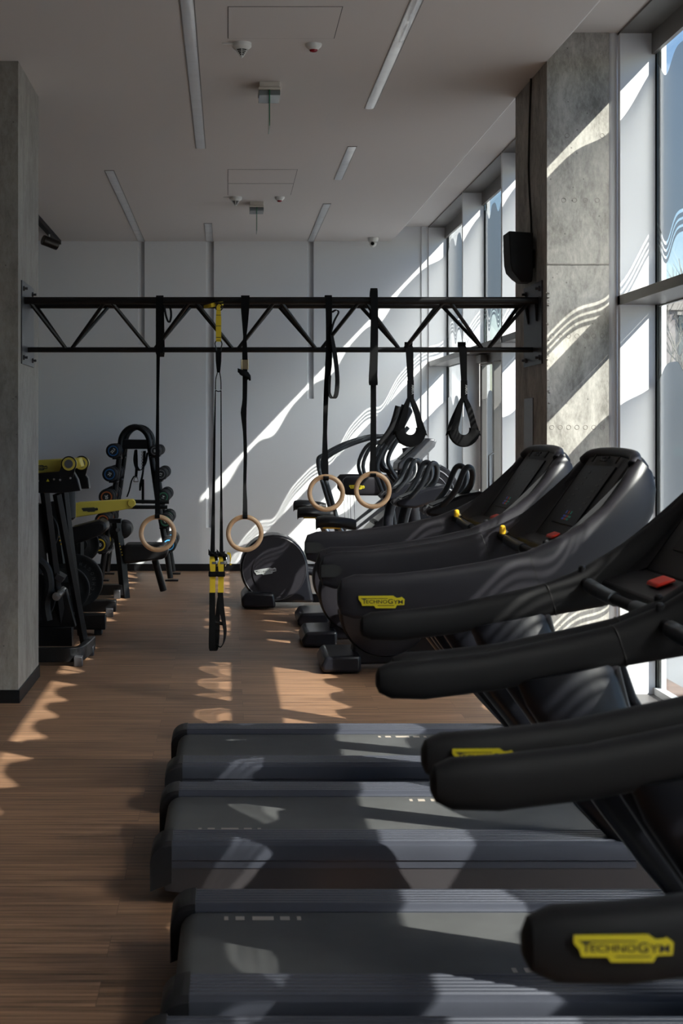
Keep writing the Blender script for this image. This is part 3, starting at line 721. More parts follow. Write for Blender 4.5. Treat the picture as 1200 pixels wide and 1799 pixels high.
# second ring strap with buckle and knot
s2 = thing('ring_strap', 'black webbing strap with a brass buckle and a knot, right of the yellow trainer', 'strap', (X(431), YS, Z(905)), strap_g)
bm = B(); ribbon(bm, [(X(431), YS + .07, Z(540)), (X(431), YS + .07, Z(525)), (X(431), YS + .025, Z(519)), (X(431), YS - .018, Z(524)), (X(430.5), YS - .02, Z(545)), (X(430.5), YS - .02, Z(570)), (X(430), YS - .018, Z(592)), (X(430), YS - .01, Z(615)), (X(430.5), YS, Z(636))], [.052, .052, .052, .052, .05, .035, .02, .032, .034], .004, FX, 3)
ribbon(bm, [(X(430.5), YS, Z(640)), (X(430), YS, Z(700)), (X(428), YS, Z(725)), (X(430), YS, Z(760)), (X(431), YS, Z(800)), (X(430), YS, Z(850)), (X(430.5), YS, Z(880)), (X(430.5), YS, Z(902)), (X(430.5), YS - .018, Z(905)), (X(430.5), YS - .018, Z(910)), (X(430.5), YS + .02, Z(911)), (X(430.5), YS + .02, Z(898))], [.03, .028, .036, .022, .022, .02, .027, .03, .03, .03, .03, .03], .004, FX, 3); obj('webbing', bm, web_m, s2)
bm = B(); x, z = X(430), Z(641); box(bm, x - .02, x + .02, YS - .014, YS + .008, z - .028, z + .03); box(bm, x - .023, x - .016, YS - .02, YS + .01, z - .03, z + .034); box(bm, x + .016, x + .023, YS - .02, YS + .01, z - .03, z + .034); obj('buckle', bm, buckle_m, s2, bevel=.003)
bm = B(); torus(bm, (X(429), YS, Z(656)), (.3, .4, 1), .022, .011, 16, 8); ribbon(bm, [(X(418), YS - .02, Z(651)), (X(426), YS - .03, Z(655)), (X(437), YS - .02, Z(661)), (X(439), YS, Z(666))], [.025, .03, .028, .02], .012, (0, .3, 1), 3); torus(bm, (X(433), YS, Z(664)), (-.3, .3, 1), .016, .009, 14, 8); obj('knot', bm, web_m, s2)
wood_ring(430, 937, YS, 'wooden gymnastic ring hanging left of the round elliptical housing')
# third ring strap with a long loop
s3 = thing('ring_strap', 'black webbing strap with a long loose loop, carrying the ring before the saddle', 'strap', (X(573), YS, Z(838)), strap_g)
bm = B(); ribbon(bm, [(X(577), YS + .07, Z(540)), (X(577), YS + .07, Z(525)), (X(577), YS + .025, Z(519)), (X(577), YS - .018, Z(524)), (X(577.5), YS - .02, Z(560)), (X(577.5), YS - .02, Z(600)), (X(577), YS - .01, Z(640)), (X(573), YS - .005, Z(690)), (X(571), YS, Z(760)), (X(571), YS, Z(800)), (X(572), YS, Z(834)), (X(572.5), YS - .018, Z(837)), (X(572.5), YS - .018, Z(841)), (X(572.5), YS + .02, Z(842)), (X(572.5), YS + .02, Z(815)), (X(572), YS + .01, Z(780))], [.042, .042, .042, .042, .038, .036, .042, .03, .026, .036, .036, .034, .034, .034, .034, .02], .004, FX, 3); obj('webbing', bm, web_m, s3)
bm = B(); ribbon(bm, [(X(580), YS - .02, Z(590)), (X(586), YS - .03, Z(566)), (X(594), YS - .03, Z(550)), (X(590), YS - .02, Z(545)), (X(583), YS - .01, Z(549))], [.02, .024, .02, .03, .03], .004, (.5, 1, 0), 4)
ribbon(bm, [(X(582), YS - .03, Z(590)), (X(588), YS - .03, Z(625)), (X(592), YS - .03, Z(665)), (X(590), YS - .03, Z(693)), (X(584), YS - .03, Z(700)), (X(578), YS - .025, Z(690)), (X(579), YS - .02, Z(660))], [.026, .034, .032, .034, .034, .02, .02], .004, (.8, .6, 0), 4); obj('loose_loop', bm, web_m, s3)
wood_ring(573, 866, YS, 'wooden gymnastic ring directly in front of the upper bike saddle, left of its twin')
# fourth ring strap
s4 = thing('ring_strap', 'wide black webbing strap rising above the truss and carrying the rightmost ring', 'strap', (X(655), YS, Z(835)), strap_g)
bm = B(); ribbon(bm, [(X(657), YS + .075, Z(560)), (X(657), YS + .08, Z(522)), (X(657), YS + .03, Z(510)), (X(657), YS - .02, Z(511)), (X(657), YS - .03, Z(560)), (X(656), YS - .035, Z(620)), (X(654.5), YS - .035, Z(660)), (X(654.5), YS - .03, Z(673)), (X(656), YS - .02, Z(674)), (X(656), YS - .015, Z(640)), (X(657), YS - .012, Z(600)), (X(657), YS - .01, Z(560))], [.04, .04, .042, .042, .045, .048, .052, .052, .05, .04, .03, .03], .004, FX, 2); obj('webbing_wrap', bm, web_m, s4)
bm = B(); ribbon(bm, [(X(656.5), YS, Z(600)), (X(656), YS, Z(680)), (X(656), YS, Z(760)), (X(655), YS, Z(829)), (X(655), YS - .018, Z(832)), (X(655), YS - .018, Z(836)), (X(655), YS + .02, Z(837)), (X(655), YS + .02, Z(820))], [.036, .034, .035, .037, .037, .037, .037, .037], .004, FX, 2); obj('webbing_tail', bm, web_m, s4)
wood_ring(655, 861, YS, 'rightmost wooden gymnastic ring, in front of the bike handlebars')
# suspension trainer
def trainer():
    Y = 8.66
    T = thing('suspension_trainer', 'black and yellow suspension trainer hanging from the truss with two foot cradles', 'suspension trainer', (X(384), Y, Z(1138)))
    bm = B(); ribbon(bm, [(X(358), Y + .1, Z(537)), (X(368), Y - .01, Z(538)), (X(378), Y - .015, Z(536)), (X(388), Y - .02, Z(535)), (X(392), Y + .04, Z(532))], [.02, .022, .026, .026, .026], .004, (0, .15, 1), 3)
    ribbon(bm, [(X(384), Y - .02, Z(539)), (X(384), Y - .022, Z(560)), (X(384), Y - .02, Z(585)), (X(384), Y - .02, Z(601))], [.022, .033, .033, .031], .006, FX); obj('anchor_webbing', bm, yweb_m, T)
    bm = B()
    for z in (555, 574, 594): box(bm, X(379.5), X(388.5), Y - .026, Y - .022, Z(z), Z(z) + .003)
    obj('stitching', bm, ink_m, T, smooth=False)
    bm = B(); torus(bm, (X(385), Y - .02, Z(541)), (0, 1, 0), .02, .004, 24, 8); ribbon(bm, [(X(385), Y - .03, Z(534)), (X(385), Y + .02, Z(531))], .05, .01); obj('anchor_ring', bm, truss_m, T); bm = B(); tube(bm, [(X(379), Y - .02, Z(610)), (X(378), Y - .02, Z(604)), (X(381), Y - .02, Z(599)), (X(387), Y - .02, Z(599)), (X(390), Y - .02, Z(604)), (X(389), Y - .02, Z(610)), (X(387), Y - .02, Z(618)), (X(381), Y - .02, Z(618)), (X(379), Y - .02, Z(610))], .0035, 8, 3); obj('carabiner', bm, truss_m, T)
    bm = B(); ribbon(bm, [(X(384), Y - .02, Z(617)), (X(384), Y - .02, Z(635)), (X(384), Y - .02, Z(655))], [.036, .034, .02], .006, FX)
    for s in (-1, 1):
        tube(bm, [(X(384 + s * 2), Y - .02, Z(655)), (X(383.5 + s * 4.5), Y - .02, Z(668)), (X(383.5 + s * 4.8), Y - .02, Z(685))], .003, 6, 3)
    tube(bm, [(X(378.5), Y - .02, Z(686)), (X(383.5), Y - .02, Z(688)), (X(388.3), Y - .02, Z(687))], .003, 6, 3); obj('equaliser_loop', bm, web_m, T)
    for s in (-1, 1):
        xt, xb_ = (378.5, 373.5) if s < 0 else (388.3, 389)
        bm = B(); ribbon(bm, [(X(xt), Y - .02, Z(686)), (X((xt * 2 + xb_) / 3), Y - .015, Z(780)), (X((xt + xb_ * 2) / 3), Y - .01, Z(880)), (X(xb_), Y, Z(972))], [.006, .013, .018, .03] if s < 0 else [.006, .008, .014, .024], .004, FX, 4); obj('suspension_strap', bm, web_m, T)
        cx = 373.5 if s < 0 else 388
        bm = B(); torus(bm, (X(cx + 3), Y - .005, Z(975)), (.2, .3, 1), .02, .012, 16, 8); torus(bm, (X(cx + 6), Y + .005, Z(982)), (-.4, .2, 1), .014, .009, 14, 8); ribbon(bm, [(X(cx - 7), Y - .015, Z(969)), (X(cx), Y - .02, Z(974)), (X(cx + 7), Y - .02, Z(971))], [.035, .02, .03], .012, (0, .1, 1), 3); obj('gathered_knot', bm, web_m, T)
        bm = B(); tube(bm, [(X(cx + 9), Y - .01, Z(976)), (X(cx + 10), Y - .02, Z(985)), (X(cx + 8), Y - .01, Z(994))], .0035, 8, 3); ribbon(bm, [(X(cx + 3), Y - .02, Z(986)), (X(cx + 3), Y - .022, Z(990))], .026, .006); obj('cam_buckle', bm, steel_m, T)
        bm = B(); ribbon(bm, [(X(cx - 1), Y - .012, Z(977)), (X(cx), Y - .02, Z(988)), (X(cx + .5), Y - .018, Z(1004))], [.026, .036, .03], .005, FX, 3); ribbon(bm, [(X(cx + .5), Y - .012, Z(1010)), (X(cx), Y - .012, Z(1025)), (X(cx), Y - .012, Z(1040))], .034, .005, FX)
        if s > 0: ribbon(bm, [(X(399), Y - .01, Z(971)), (X(404), Y - .01, Z(973)), (X(405), Y - .005, Z(982)), (X(404), Y - .005, Z(990)), (X(407), Y - .005, Z(991))], [.012, .016, .012, .01, .008], .005, (.3, .2, 1), 3)
        obj('yellow_webbing', bm, yweb_m, T)
        bm = B(); box(bm, X(cx - 7), X(cx + 7.5), Y - .03, Y + .018, Z(1012), Z(1003)); obj('keeper', bm, web_m, T, bevel=.005)
        bm = B()
        if s < 0:
            ribbon(bm, [(X(373), Y - .012, Z(1040)), (X(373), Y - .012, Z(1090)), (X(373), Y - .015, Z(1137)), (X(378), Y + .02, Z(1138)), (X(381), Y + .05, Z(1110)), (X(383), Y + .05, Z(1070)), (X(385), Y + .03, Z(1050))], [.036, .038, .042, .04, .035, .025, .02], .005, FX, 3)
        else:
            ribbon(bm, [(X(387), Y - .012, Z(1040)), (X(389), Y - .015, Z(1065)), (X(393), Y - .01, Z(1090)), (X(395.5), Y - .01, Z(1110)), (X(393), Y, Z(1128)), (X(387), Y, Z(1136)), (X(381), Y + .01, Z(1131))], [.034, .034, .026, .024, .02, .02, .02], .006, [(1, 0, 0), (1, 0, 0), (1, .4, 0), (.7, .9, 0), (.3, 1, .2), (0, 1, 0), (0, 1, 0)], 4)
        obj('foot_cradle', bm, web_m, T)
    bm = B(); tube(bm, [(X(369), Y, Z(1091)), (X(380), Y + .01, Z(1093)), (X(396), Y, Z(1096))], .011, 12); obj('handle_grip', bm, grip_m, T)
trainer()
# two arm-sling straps
def sling(px, label):
    Y = 8.82; T = thing('arm_sling', label, 'arm sling', (X(px, Y), Y, Z(785, Y)), 'black ab slings hanging from the lower chord')
    x = X(px, Y); f = Y / F
    bm = B(); ribbon(bm, [(x - .005, Y + .05, Z(600, Y)), (x - .005, Y + .055, Z(607, Y)), (x - .005, Y + .03, Z(610, Y)), (x - .005, Y - .0, Z(612, Y)), (x - .005, Y - .0, Z(617, Y)), (x, Y, Z(660, Y)), (x + .002, Y, Z(672, Y)), (x + .003, Y, Z(700, Y))], [.05, .05, .05, .05, .048, .038, .036, .03], .005, FX); obj('webbing', bm, web_m, T)
    bm = B(); box(bm, x - .019, x + .021, Y - .008, Y + .008, Z(702, Y), Z(668, Y)); obj('sewn_sleeve', bm, web_m, T, bevel=.003)
    for s in (-1, 1):
        for yo, sp in ((-.02, .8), (.03, 1)):
            bm = B(); ribbon(bm, [(x + s * .006, Y + yo * .3, Z(698, Y)), (x + s * 8 * f, Y + yo, Z(715, Y)), (x + s * 17 * sp * f, Y + yo * 1.5, Z(738, Y)), (x + s * 24 * sp * f, Y + yo, Z(762, Y))], [.03, .042, .05, .055], .006, (1, 0, -.5 * s), 4); obj('side_strap', bm, web_m, T)
    bm = B(); P = []
    for k in range(13):
        a = math.pi * (1.0 - k / 12.0)
        P.append((x + 26.5 * f * math.cos(a), Y, Z(757, Y) - 27 * f * math.sin(a) ** 1.0))
    rings = []
    for i, p in enumerate(P):
        a = math.pi * (1.0 - i / 12.0); q = Vector(p); th = (17 + 3 * math.sin(a) ** 3) * f
        inn = Vector((-math.cos(a), 0, .75 * math.sin(a) + .35)).normalized() * th; hh = .04
        rings.append([q + Vector((0, -hh, 0)), q + inn * .5 + Vector((0, -hh * 1.1, 0)), q + inn + Vector((0, -hh * .7, 0)), q + inn + Vector((0, hh * .7, 0)), q + inn * .5 + Vector((0, hh * 1.1, 0)), q + Vector((0, hh, 0)), q - inn * .08])
    skin(bm, rings); obj('padded_cradle', bm, web_m, T)
    bm = B(); put_text(bm, 'AMRA', (x + .007, Y - .0095, Z(676, Y)), (0, 0, -1), (1, 0, 0), .015, .06); obj('lettering', bm, wht_ink, T, smooth=False)
sling(721, 'black padded arm sling hanging in front of the exercise machine consoles')
sling(815, 'black padded arm sling hanging in front of the glazed door')
# ------------------------------------------------------------------ ceiling devices
def detector(x, y, r, red, label):
    T = thing('smoke_detector', label, 'smoke detector', (x, y, CE), 'detectors on the ceiling')
    bm = B()
    if not red:
        lathe(bm, [(r, 0), (r, -.022), (r * .72, -.036)], (x, y, CE), n=32); obj('base', bm, white_pl, T)
        bm = B(); lathe(bm, [(r * .62, -.034), (r * .12, -.078)], (x, y, CE), n=24); obj('chamber', bm, ink_m, T)
        bm = B()
        for k in range(5):
            u = k / 4; torus(bm, (x, y, CE - .038 - .034 * u), (0, 0, 1), r * (.64 - .44 * u), .0016, 24, 6)
        for k in range(6):
            a = k * math.pi / 3 + .5; tube(bm, [(x + r * .7 * math.cos(a), y + r * .7 * math.sin(a), CE - .034), (x + r * .15 * math.cos(a), y + r * .15 * math.sin(a), CE - .078)], .0022, 5)
        lathe(bm, [(r * .2, -.074), (r * .08, -.084)], (x, y, CE), n=16)
        obj('cage', bm, white_pl, T)
        bm = B(); box(bm, x - r - .055, x - r + .002, y - .012, y + .012, CE - .006, CE); obj('name_tag', bm, white_pl, T)
    else:
        lathe(bm, [(r, 0), (r * .95, -.014), (r * .5, -.034)], (x, y, CE), n=32); obj('base', bm, white_pl, T)
        bm = B(); lathe(bm, [(r * .52, -.033), (r * .4, -.044), (r * .1, -.048)], (x, y, CE), n=24); obj('lens', bm, dred_m, T)
detector(.08, 8.1, .055, False, 'white cone shaped smoke detector below the nearest ceiling hatch')
detector(.49, 8.12, .047, True, 'low round sounder with dark red lens below the nearest hatch')
detector(.075, 13.42, .058, False, 'cone shaped smoke detector on the far part of the ceiling')
detector(.49, 13.42, .048, True, 'low sounder with red lens on the far part of the ceiling')
def exit_sign(x, y, label):
    T = thing('exit_light', label, 'emergency light', (x, y, CE), 'emergency lights on the ceiling')
    bm = B(); box(bm, x - .065, x + .065, y - .02, y + .2, CE - .035, CE); obj('mounting', bm, ivory_m, T, bevel=.004)
    bm = B(); box(bm, x - .07, x + .07, y - .03, y + .22, CE - .052, CE - .037); obj('housing', bm, ivory_m, T, bevel=.003)
    bm = B(); box(bm, x - .068, x + .068, y - .01, y + .22, CE - .085, CE - .053); obj('lens_cover', bm, mat('smoky_cover', (.16, .18, .19), .12), T, bevel=.003)
    bm = B(); box(bm, x - .003, x + .003, y - .02, y + .24, CE - .28, CE - .04); obj('sign_plate', bm, mat('green_edge_acrylic', (.02, .16, .08), .15), T, bevel=.001)
exit_sign(.265, 9.0, 'small ceiling emergency light with edge-on green sign plate, nearer one')
exit_sign(.28, 13.7, 'small ceiling emergency light with edge-on green sign plate, far one')
def dome_cam():
    c = (1.66, 16.25, CE - .001); T = thing('security_camera', 'small white turret security camera on the ceiling near the back wall', 'camera', c)
    bm = B(); lathe(bm, [(.062, 0), (.062, -.02), (.05, -.045)], c, n=28); obj('mount', bm, white_pl, T)
    bm = B(); lathe(bm, [(.01, .038), (.03, .03), (.042, .01), (.042, -.01), (.03, -.03), (.01, -.04)], (c[0], c[1], c[2] - .065), n=24); obj('turret', bm, white_pl, T)
    bm = B(); cyl(bm, (c[0] - .01, c[1] - .046, c[2] - .07), (c[0] - .008, c[1] - .03, c[2] - .066), .02, 20); obj('lens', bm, screen_m, T)
dome_cam()
def track():
    T = thing('track_light', 'black ceiling track with a cylindrical spotlight at far left', 'track light', (-1.95, 14.5, CE))
    bm = B(); box(bm, -1.985, -1.925, 10.5, 16.45, CE - .05, CE); obj('track', bm, base_m, T, bevel=.003)
    bm = B(); tube(bm, [(-1.955, 15.6, CE - .05), (-1.955, 15.6, CE - .11)], .008, 8); obj('stem', bm, white_pl, T)
    bm = B(); cyl(bm, (-2.02, 15.55, CE - .115), (-1.87, 15.64, CE - .165), .055, 28); obj('spot_head', bm, mat('brown_black_metal', (.02, .015, .013), .35, .3), T, bevel=.004)
track()
def speaker():
    Y = 8.86; x1 = 1.905
    T = thing('wall_speaker', 'black curved loudspeaker mounted high on the side of the right concrete column', 'speaker', (x1 - .1, Y, Z(500, Y)))
    bm = B(); zt, zb = Z(412, Y), Z(500, Y); xl, xr = X(889, Y), X(932, Y) - .004
    st = []
    for u, a, b_, hw in ((0, .0, 1, .09), (.03, 0, 1, .1), (.3, .02, 1, .105), (.6, .05, .99, .105), (.75, .12, .98, .1), (.88, .35, .95, .085), (.97, .55, .9, .06)):
        z = zt + (zb - zt) * u; st.append([Vector((xl + (xr - xl) * a, Y - hw, z + .01 * (1 if u < .1 else 0))), Vector((xr, Y - hw, z)), Vector((xr, Y + hw, z)), Vector((xl + (xr - xl) * a, Y + hw, z + .01 * (1 if u < .1 else 0)))])
    skin(bm, st); obj('cabinet', bm, rub_m, T, bevel=.012, seg=3)
    bm = B(); box(bm, xr - .02, x1, Y - .03, Y + .03, zb + .1, zt - .1); obj('bracket', bm, base_m, T, bevel=.003)
    bm = B(); tube(bm, [(x1 - .007, Y + .03, zt - .05), (x1 - .006, Y + .05, zt + .1), (x1 - .006, Y + .12, zt + .45), (x1 - .006, Y + .05, CE - .0)], .006, 8, 5); single('speaker_cable', bm, ink_m, 'thin black cable running from the wall speaker up to the ceiling', 'cable')
speaker()
bm = B(); box(bm, 1.899, 1.905, 8.86, 9.12, 1.46, 1.83); single("cover_panel", bm, alu_m, "flat grey cover panel on the shaded side of the right concrete column", "cover panel", bevel=.002)

# ------------------------------------------------------------------ exercise bikes (three)
def bike(label):
    T = thing('exercise_bike', label, 'exercise bike', (0, 0, 0), 'upright exercise bikes in a row')
    def foot(name, x0, x1, h):
        bm = B(); prism(bm, [(x0, .012), (x0 - .005, h * .5), (x0 + .03, h), (x1, h * 1.05), (x1, .012)], -.27, .1 if name == 'q' else .27); obj(name, bm, black_gl, T, bevel=.022, seg=3)
    foot('rear_foot', .56, .82, .12); foot('front_foot', 1.5, 1.7, .09)
    bm = B(); prism(bm, [(.76, .03), (.8, .26), (.95, .5), (1.2, .5), (1.5, .32), (1.65, .06)], -.075, .075); obj('body', bm, black_gl, T, bevel=.02, seg=3)
    bm = B(); c = (1.0, 0, .385)
    lathe(bm, [(.24, -.115), (.29, -.1), (.305, -.06), (.305, .06), (.29, .1), (.24, .115)], c, 'y', 48); obj('flywheel_cover', bm, shell_m, T)
    for s in (-1, 1):
        bm = B(); lathe(bm, [(.12, .113 * s), (.12, .124 * s), (.085, .126 * s), (.085, .113 * s)], c, 'y', 36, caps=False); hb = obj('hub_ring', bm, silver_pl, T)
        bm = B(); lathe(bm, [(.08, .115 * s), (.05, .13 * s)], c, 'y', 28); obj('hub_cap', bm, black_pl, hb)
        bm = B(); a = Vector((1.0, .14 * s, .385)); b_ = a + Vector((.12 * s, .01 * s, -.12)); tube(bm, [a, b_], .014, 8); cr = obj('crank', bm, steel_m, T)
        bm = B(); box(bm, b_.x - .05, b_.x + .05, b_.y, b_.y + .1 * s if s > 0 else b_.y, b_.z - .015, b_.z + .015) if s > 0 else box(bm, b_.x - .05, b_.x + .05, b_.y - .1, b_.y, b_.z - .015, b_.z + .015); obj('pedal', bm, rub_m, cr, bevel=.005)
    bm = B(); tube(bm, [(.92, 0, .52), (.80, 0, .78)], .034, 16); obj('seat_tube', bm, black_pl, T)
    bm = B(); tube(bm, [(.83, 0, .72), (.70, 0, .965)], .024, 16, ell=1.2); obj('seat_post', bm, steel_m, T)
    # saddle
    bm = B(); rings = []
    for x, hw, zt in ((.535, .05, 1.02), (.545, .095, 1.033), (.59, .115, 1.04), (.65, .11, 1.038), (.71, .065, 1.03), (.78, .035, 1.02), (.81, .022, 1.01)):
        rings.append([Vector((x, hw * math.cos(a), zt - .038 + .042 * math.sin(a) * (1 if math.sin(a) > 0 else .9))) for a in [2 * math.pi * k / 14 for k in range(14)]])
    skin(bm, rings); obj('saddle', bm, pad_m, T)
    bm = B(); box(bm, .58, .70, -.035, .035, .955, .972); obj('saddle_clamp', bm, knob_y, T, bevel=.004)
    bm = B(); tube(bm, [(1.42, 0, .3), (1.33, 0, .8), (1.38, 0, 1.08)], .042, 14, 4); obj('front_post', bm, black_gl, T)
    bm = B()
    for s in (-1, 1):
        tube(bm, [(1.33, s * .05, 1.07), (1.36, s * .14, 1.10), (1.46, s * .19, 1.22), (1.52, s * .19, 1.36), (1.565, s * .17, 1.375), (1.585, s * .14, 1.32), (1.57, s * .10, 1.24), (1.50, s * .06, 1.16)], .021, 12, 4)
    obj('handlebar', bm, bar_m, T)
    bm = B(); prism(bm, [(1.28, 1.05), (1.27, 1.09), (1.5, 1.19), (1.64, 1.22), (1.72, 1.17), (1.6, 1.1), (1.42, 1.04)], -.17, .17); cn = obj('console', bm, black_gl, T, bevel=.02, seg=3)
    bm = B(); prism(bm, [(1.32, 1.113), (1.32, 1.119), (1.47, 1.184), (1.47, 1.178)], -.11, .11); obj('display', bm, screen_m, cn)
    for s in (-1, 1):
        bm = B(); cyl(bm, (1.27, s * .1, 1.06), (1.31, s * .1, 1.1), .022, 16); obj('knob', bm, silver_pl, T)
    return T
bk = bike('nearest exercise bike, its flywheel cover below the treadmill handrails'); bk.location = (.07, 9.75, 0)
dup(bk, (0, 10.9, 0), 'middle exercise bike, silver hub ring showing left of the treadmills')
dup(bk, (.02, 12.0, 0), 'farthest of the three exercise bikes, mostly hidden behind the middle one')

# ------------------------------------------------------------------ elliptical with the round rear housing
def elliptical():
    Y = 13.2
    def P(px, py, dy=0): v = Wp(px, py, Y); v.y += dy; return v
    T = thing('elliptical_trainer', 'black elliptical trainer with a big round rear housing and silver lettering badge', 'elliptical trainer', (1.0, Y, 0))
    bm = B(); prism(bm, [(.13, .02), (.12, .10), (.17, .16), (.42, .15), (.44, .02)], Y - .3, Y + .3); obj('rear_foot', bm, black_gl, T, bevel=.025, seg=3)
    out = []
    cx, cz, r = .425, .365, .31
    for k in range(25):
        a = R(255) - R(245) * k / 24; out.append((cx + r * math.cos(a), cz + r * math.sin(a)))
    out += [(.76, .2), (.79, .055), (.45, .055)]
    bm = B(); prism(bm, out, Y - .2, Y + .2); obj('rear_housing', bm, black_gl, T, bevel=.03, seg=4)
    bm = B(); lathe(bm, [(.22, -.212), (.215, -.203), (.2, -.2)], (cx + .02, Y, cz - .02), 'y', 40); lathe(bm, [(.295, -.203), (.29, -.206), (.28, -.2)], (cx, Y, cz), 'y', 40); obj('side_disc', bm, shell_m, T)
    brand_badge(T, (.25, Y - .218, .30), (1, 0, .16), (-.16, 0, 1), .2, badge_w, ink_m)
    for s in (-1, 1):
        bm = B(); tube(bm, [(.7, Y + s * .14, .34), (.95, Y + s * .15, .30), (1.5, Y + s * .16, .28)], .03, 12); obj('rocker_arm', bm, black_gl, T)
        bm = B(); prism(bm, [(.82, .27), (.82, .33), (1.15, .33), (1.22, .38), (1.23, .27)], *sorted((Y + s * .1, Y + s * .24))); obj('foot_plate', bm, rub_m, T, bevel=.012)
        bm = B(); tube(bm, [(1.5, Y + s * .2, .28), (1.52, Y + s * .22, .8), (1.42, Y + s * .24, 1.15), (1.36, Y + s * .25, 1.3), (1.42, Y + s * .25, 1.46), (1.55, Y + s * .25, 1.66), (1.6, Y + s * .24, 1.84)], .021, 12, 5); a = obj('swing_arm', bm, bar_m, T)
        bm = B(); tube(bm, [(1.44, Y + s * .25, 1.5), (1.55, Y + s * .25, 1.66), (1.61, Y + s * .24, 1.86)], .028, 12, 4); obj('hand_grip', bm, grip_m, a)
        bm = B(); tube(bm, [(1.6, Y + s * .05, 1.2), (1.62, Y + s * .17, 1.26), (1.72, Y + s * .2, 1.28), (1.95, Y + s * .2, 1.3)], .018, 12, 4); obj('fixed_handle', bm, bar_m, T)
    bm = B(); box(bm, .78, 1.85, Y - .06, Y + .06, .04, .12); obj('base_beam', bm, black_gl, T, bevel=.01)
    bm = B(); box(bm, 1.75, 1.9, Y - .28, Y + .28, .02, .1); obj('front_foot', bm, black_gl, T, bevel=.02)
    bm = B(); tube(bm, [(1.8, Y, .08), (1.74, Y, .7), (1.68, Y, 1.25)], .06, 14, 3); obj('mast', bm, shell_m, T)
    bm = B(); prism(bm, [(1.55, 1.27), (1.56, 1.33), (1.82, 1.56), (1.9, 1.55), (1.88, 1.49), (1.64, 1.26)], Y - .2, Y + .2); cn = obj('console', bm, silver_pl, T, bevel=.015)
    bm = B(); prism(bm, [(1.59, 1.363), (1.59, 1.37), (1.79, 1.546), (1.79, 1.54)], Y - .14, Y + .14); obj('display', bm, screen_m, cn)
elliptical()
# ------------------------------------------------------------------ stair climber at the back wall
def climber():
    Y = 15.2
    T = thing('stair_climber', 'dark stair climber before the back wall with long arched handrails and yellow badge', 'stair climber', (1.6, Y, 0))
    bm = B(); prism(bm, [(1.15, .03), (1.2, .3), (1.9, 1.0), (2.12, 1.05), (2.2, .9), (2.2, .03)], Y - .3, Y + .3); obj('body', bm, shell_m, T, bevel=.03, seg=3)
    for s in (-1, 1):
        bm = B(); prism(bm, [(1.12, .42), (1.16, .47), (1.86, 1.04), (1.9, 1.0)], *sorted((Y + s * .29, Y + s * .325))); obj('side_strip', bm, silver_pl, T)
        bm = B(); loft_arm(bm, [(1.2, 1.12, 1.2, 1.0, Y + s * .4, .03), (1.23, 1.15, 1.23, .96, Y + s * .4, .07), (1.32, 1.155, 1.32, .955, Y + s * .4, .08), (1.72, 1.15, 1.72, .95, Y + s * .4, .08), (2.05, 1.16, 2.05, 1.0, Y + s * .38, .08)], 1, 20, .5); obj('arm_panel', bm, shell_m, T)
        bm = B(); tube(bm, [(1.24, Y + s * .36, .38), (1.1, Y + s * .36, .85), (.99, Y + s * .36, 1.27), (1.06, Y + s * .36, 1.37), (1.32, Y + s * .36, 1.5), (1.62, Y + s * .35, 1.57), (1.85, Y + s * .3, 1.5)], .024, 12, 5); obj('handrail', bm, bar_m, T)
        bm = B(); tube(bm, [(1.5, Y + s * .28, 1.05), (1.42, Y + s * .26, 1.25), (1.5, Y + s * .24, 1.45), (1.62, Y + s * .22, 1.52)], .02, 10, 4); obj('grab_bar', bm, bar_m, T)
        for x in (1.27, 1.31):
            bm = B(); tube(bm, [(x, Y + s * .42, .97), (x + .02, Y + s * .38, .5)], .003, 5); obj('cable', bm, steel_m, T)
    for k in range(4):
        bm = B(); box(bm, 1.2 + .17 * k, 1.4 + .17 * k, Y - .26, Y + .26, .34 + .15 * k, .38 + .15 * k); obj('step', bm, rub_m, T, bevel=.005)
    brand_badge(T, (1.26, Y - .4405, 1.02), (1, 0, 0), (0, 0, 1), .16, badge_y, ink_m)
    bm = B(); tube(bm, [(2.0, Y, 1.0), (1.92, Y, 1.45)], .06, 14); obj('mast', bm, shell_m, T)
    for s, dx in ((-1, 0), (1, .1)):
        pass
    bm = B(); prism(bm, [(1.66, 1.42), (1.64, 1.47), (1.86, 1.86), (1.92, 1.88), (1.95, 1.83), (1.74, 1.43)], Y - .24, Y + .24); cn = obj('console', bm, shell_m, T, bevel=.015)
    bm = B(); prism(bm, [(1.655, 1.49), (1.648, 1.494), (1.845, 1.84), (1.852, 1.836)], Y - .2, Y + .2); obj('display', bm, screen_m, cn)
climber()
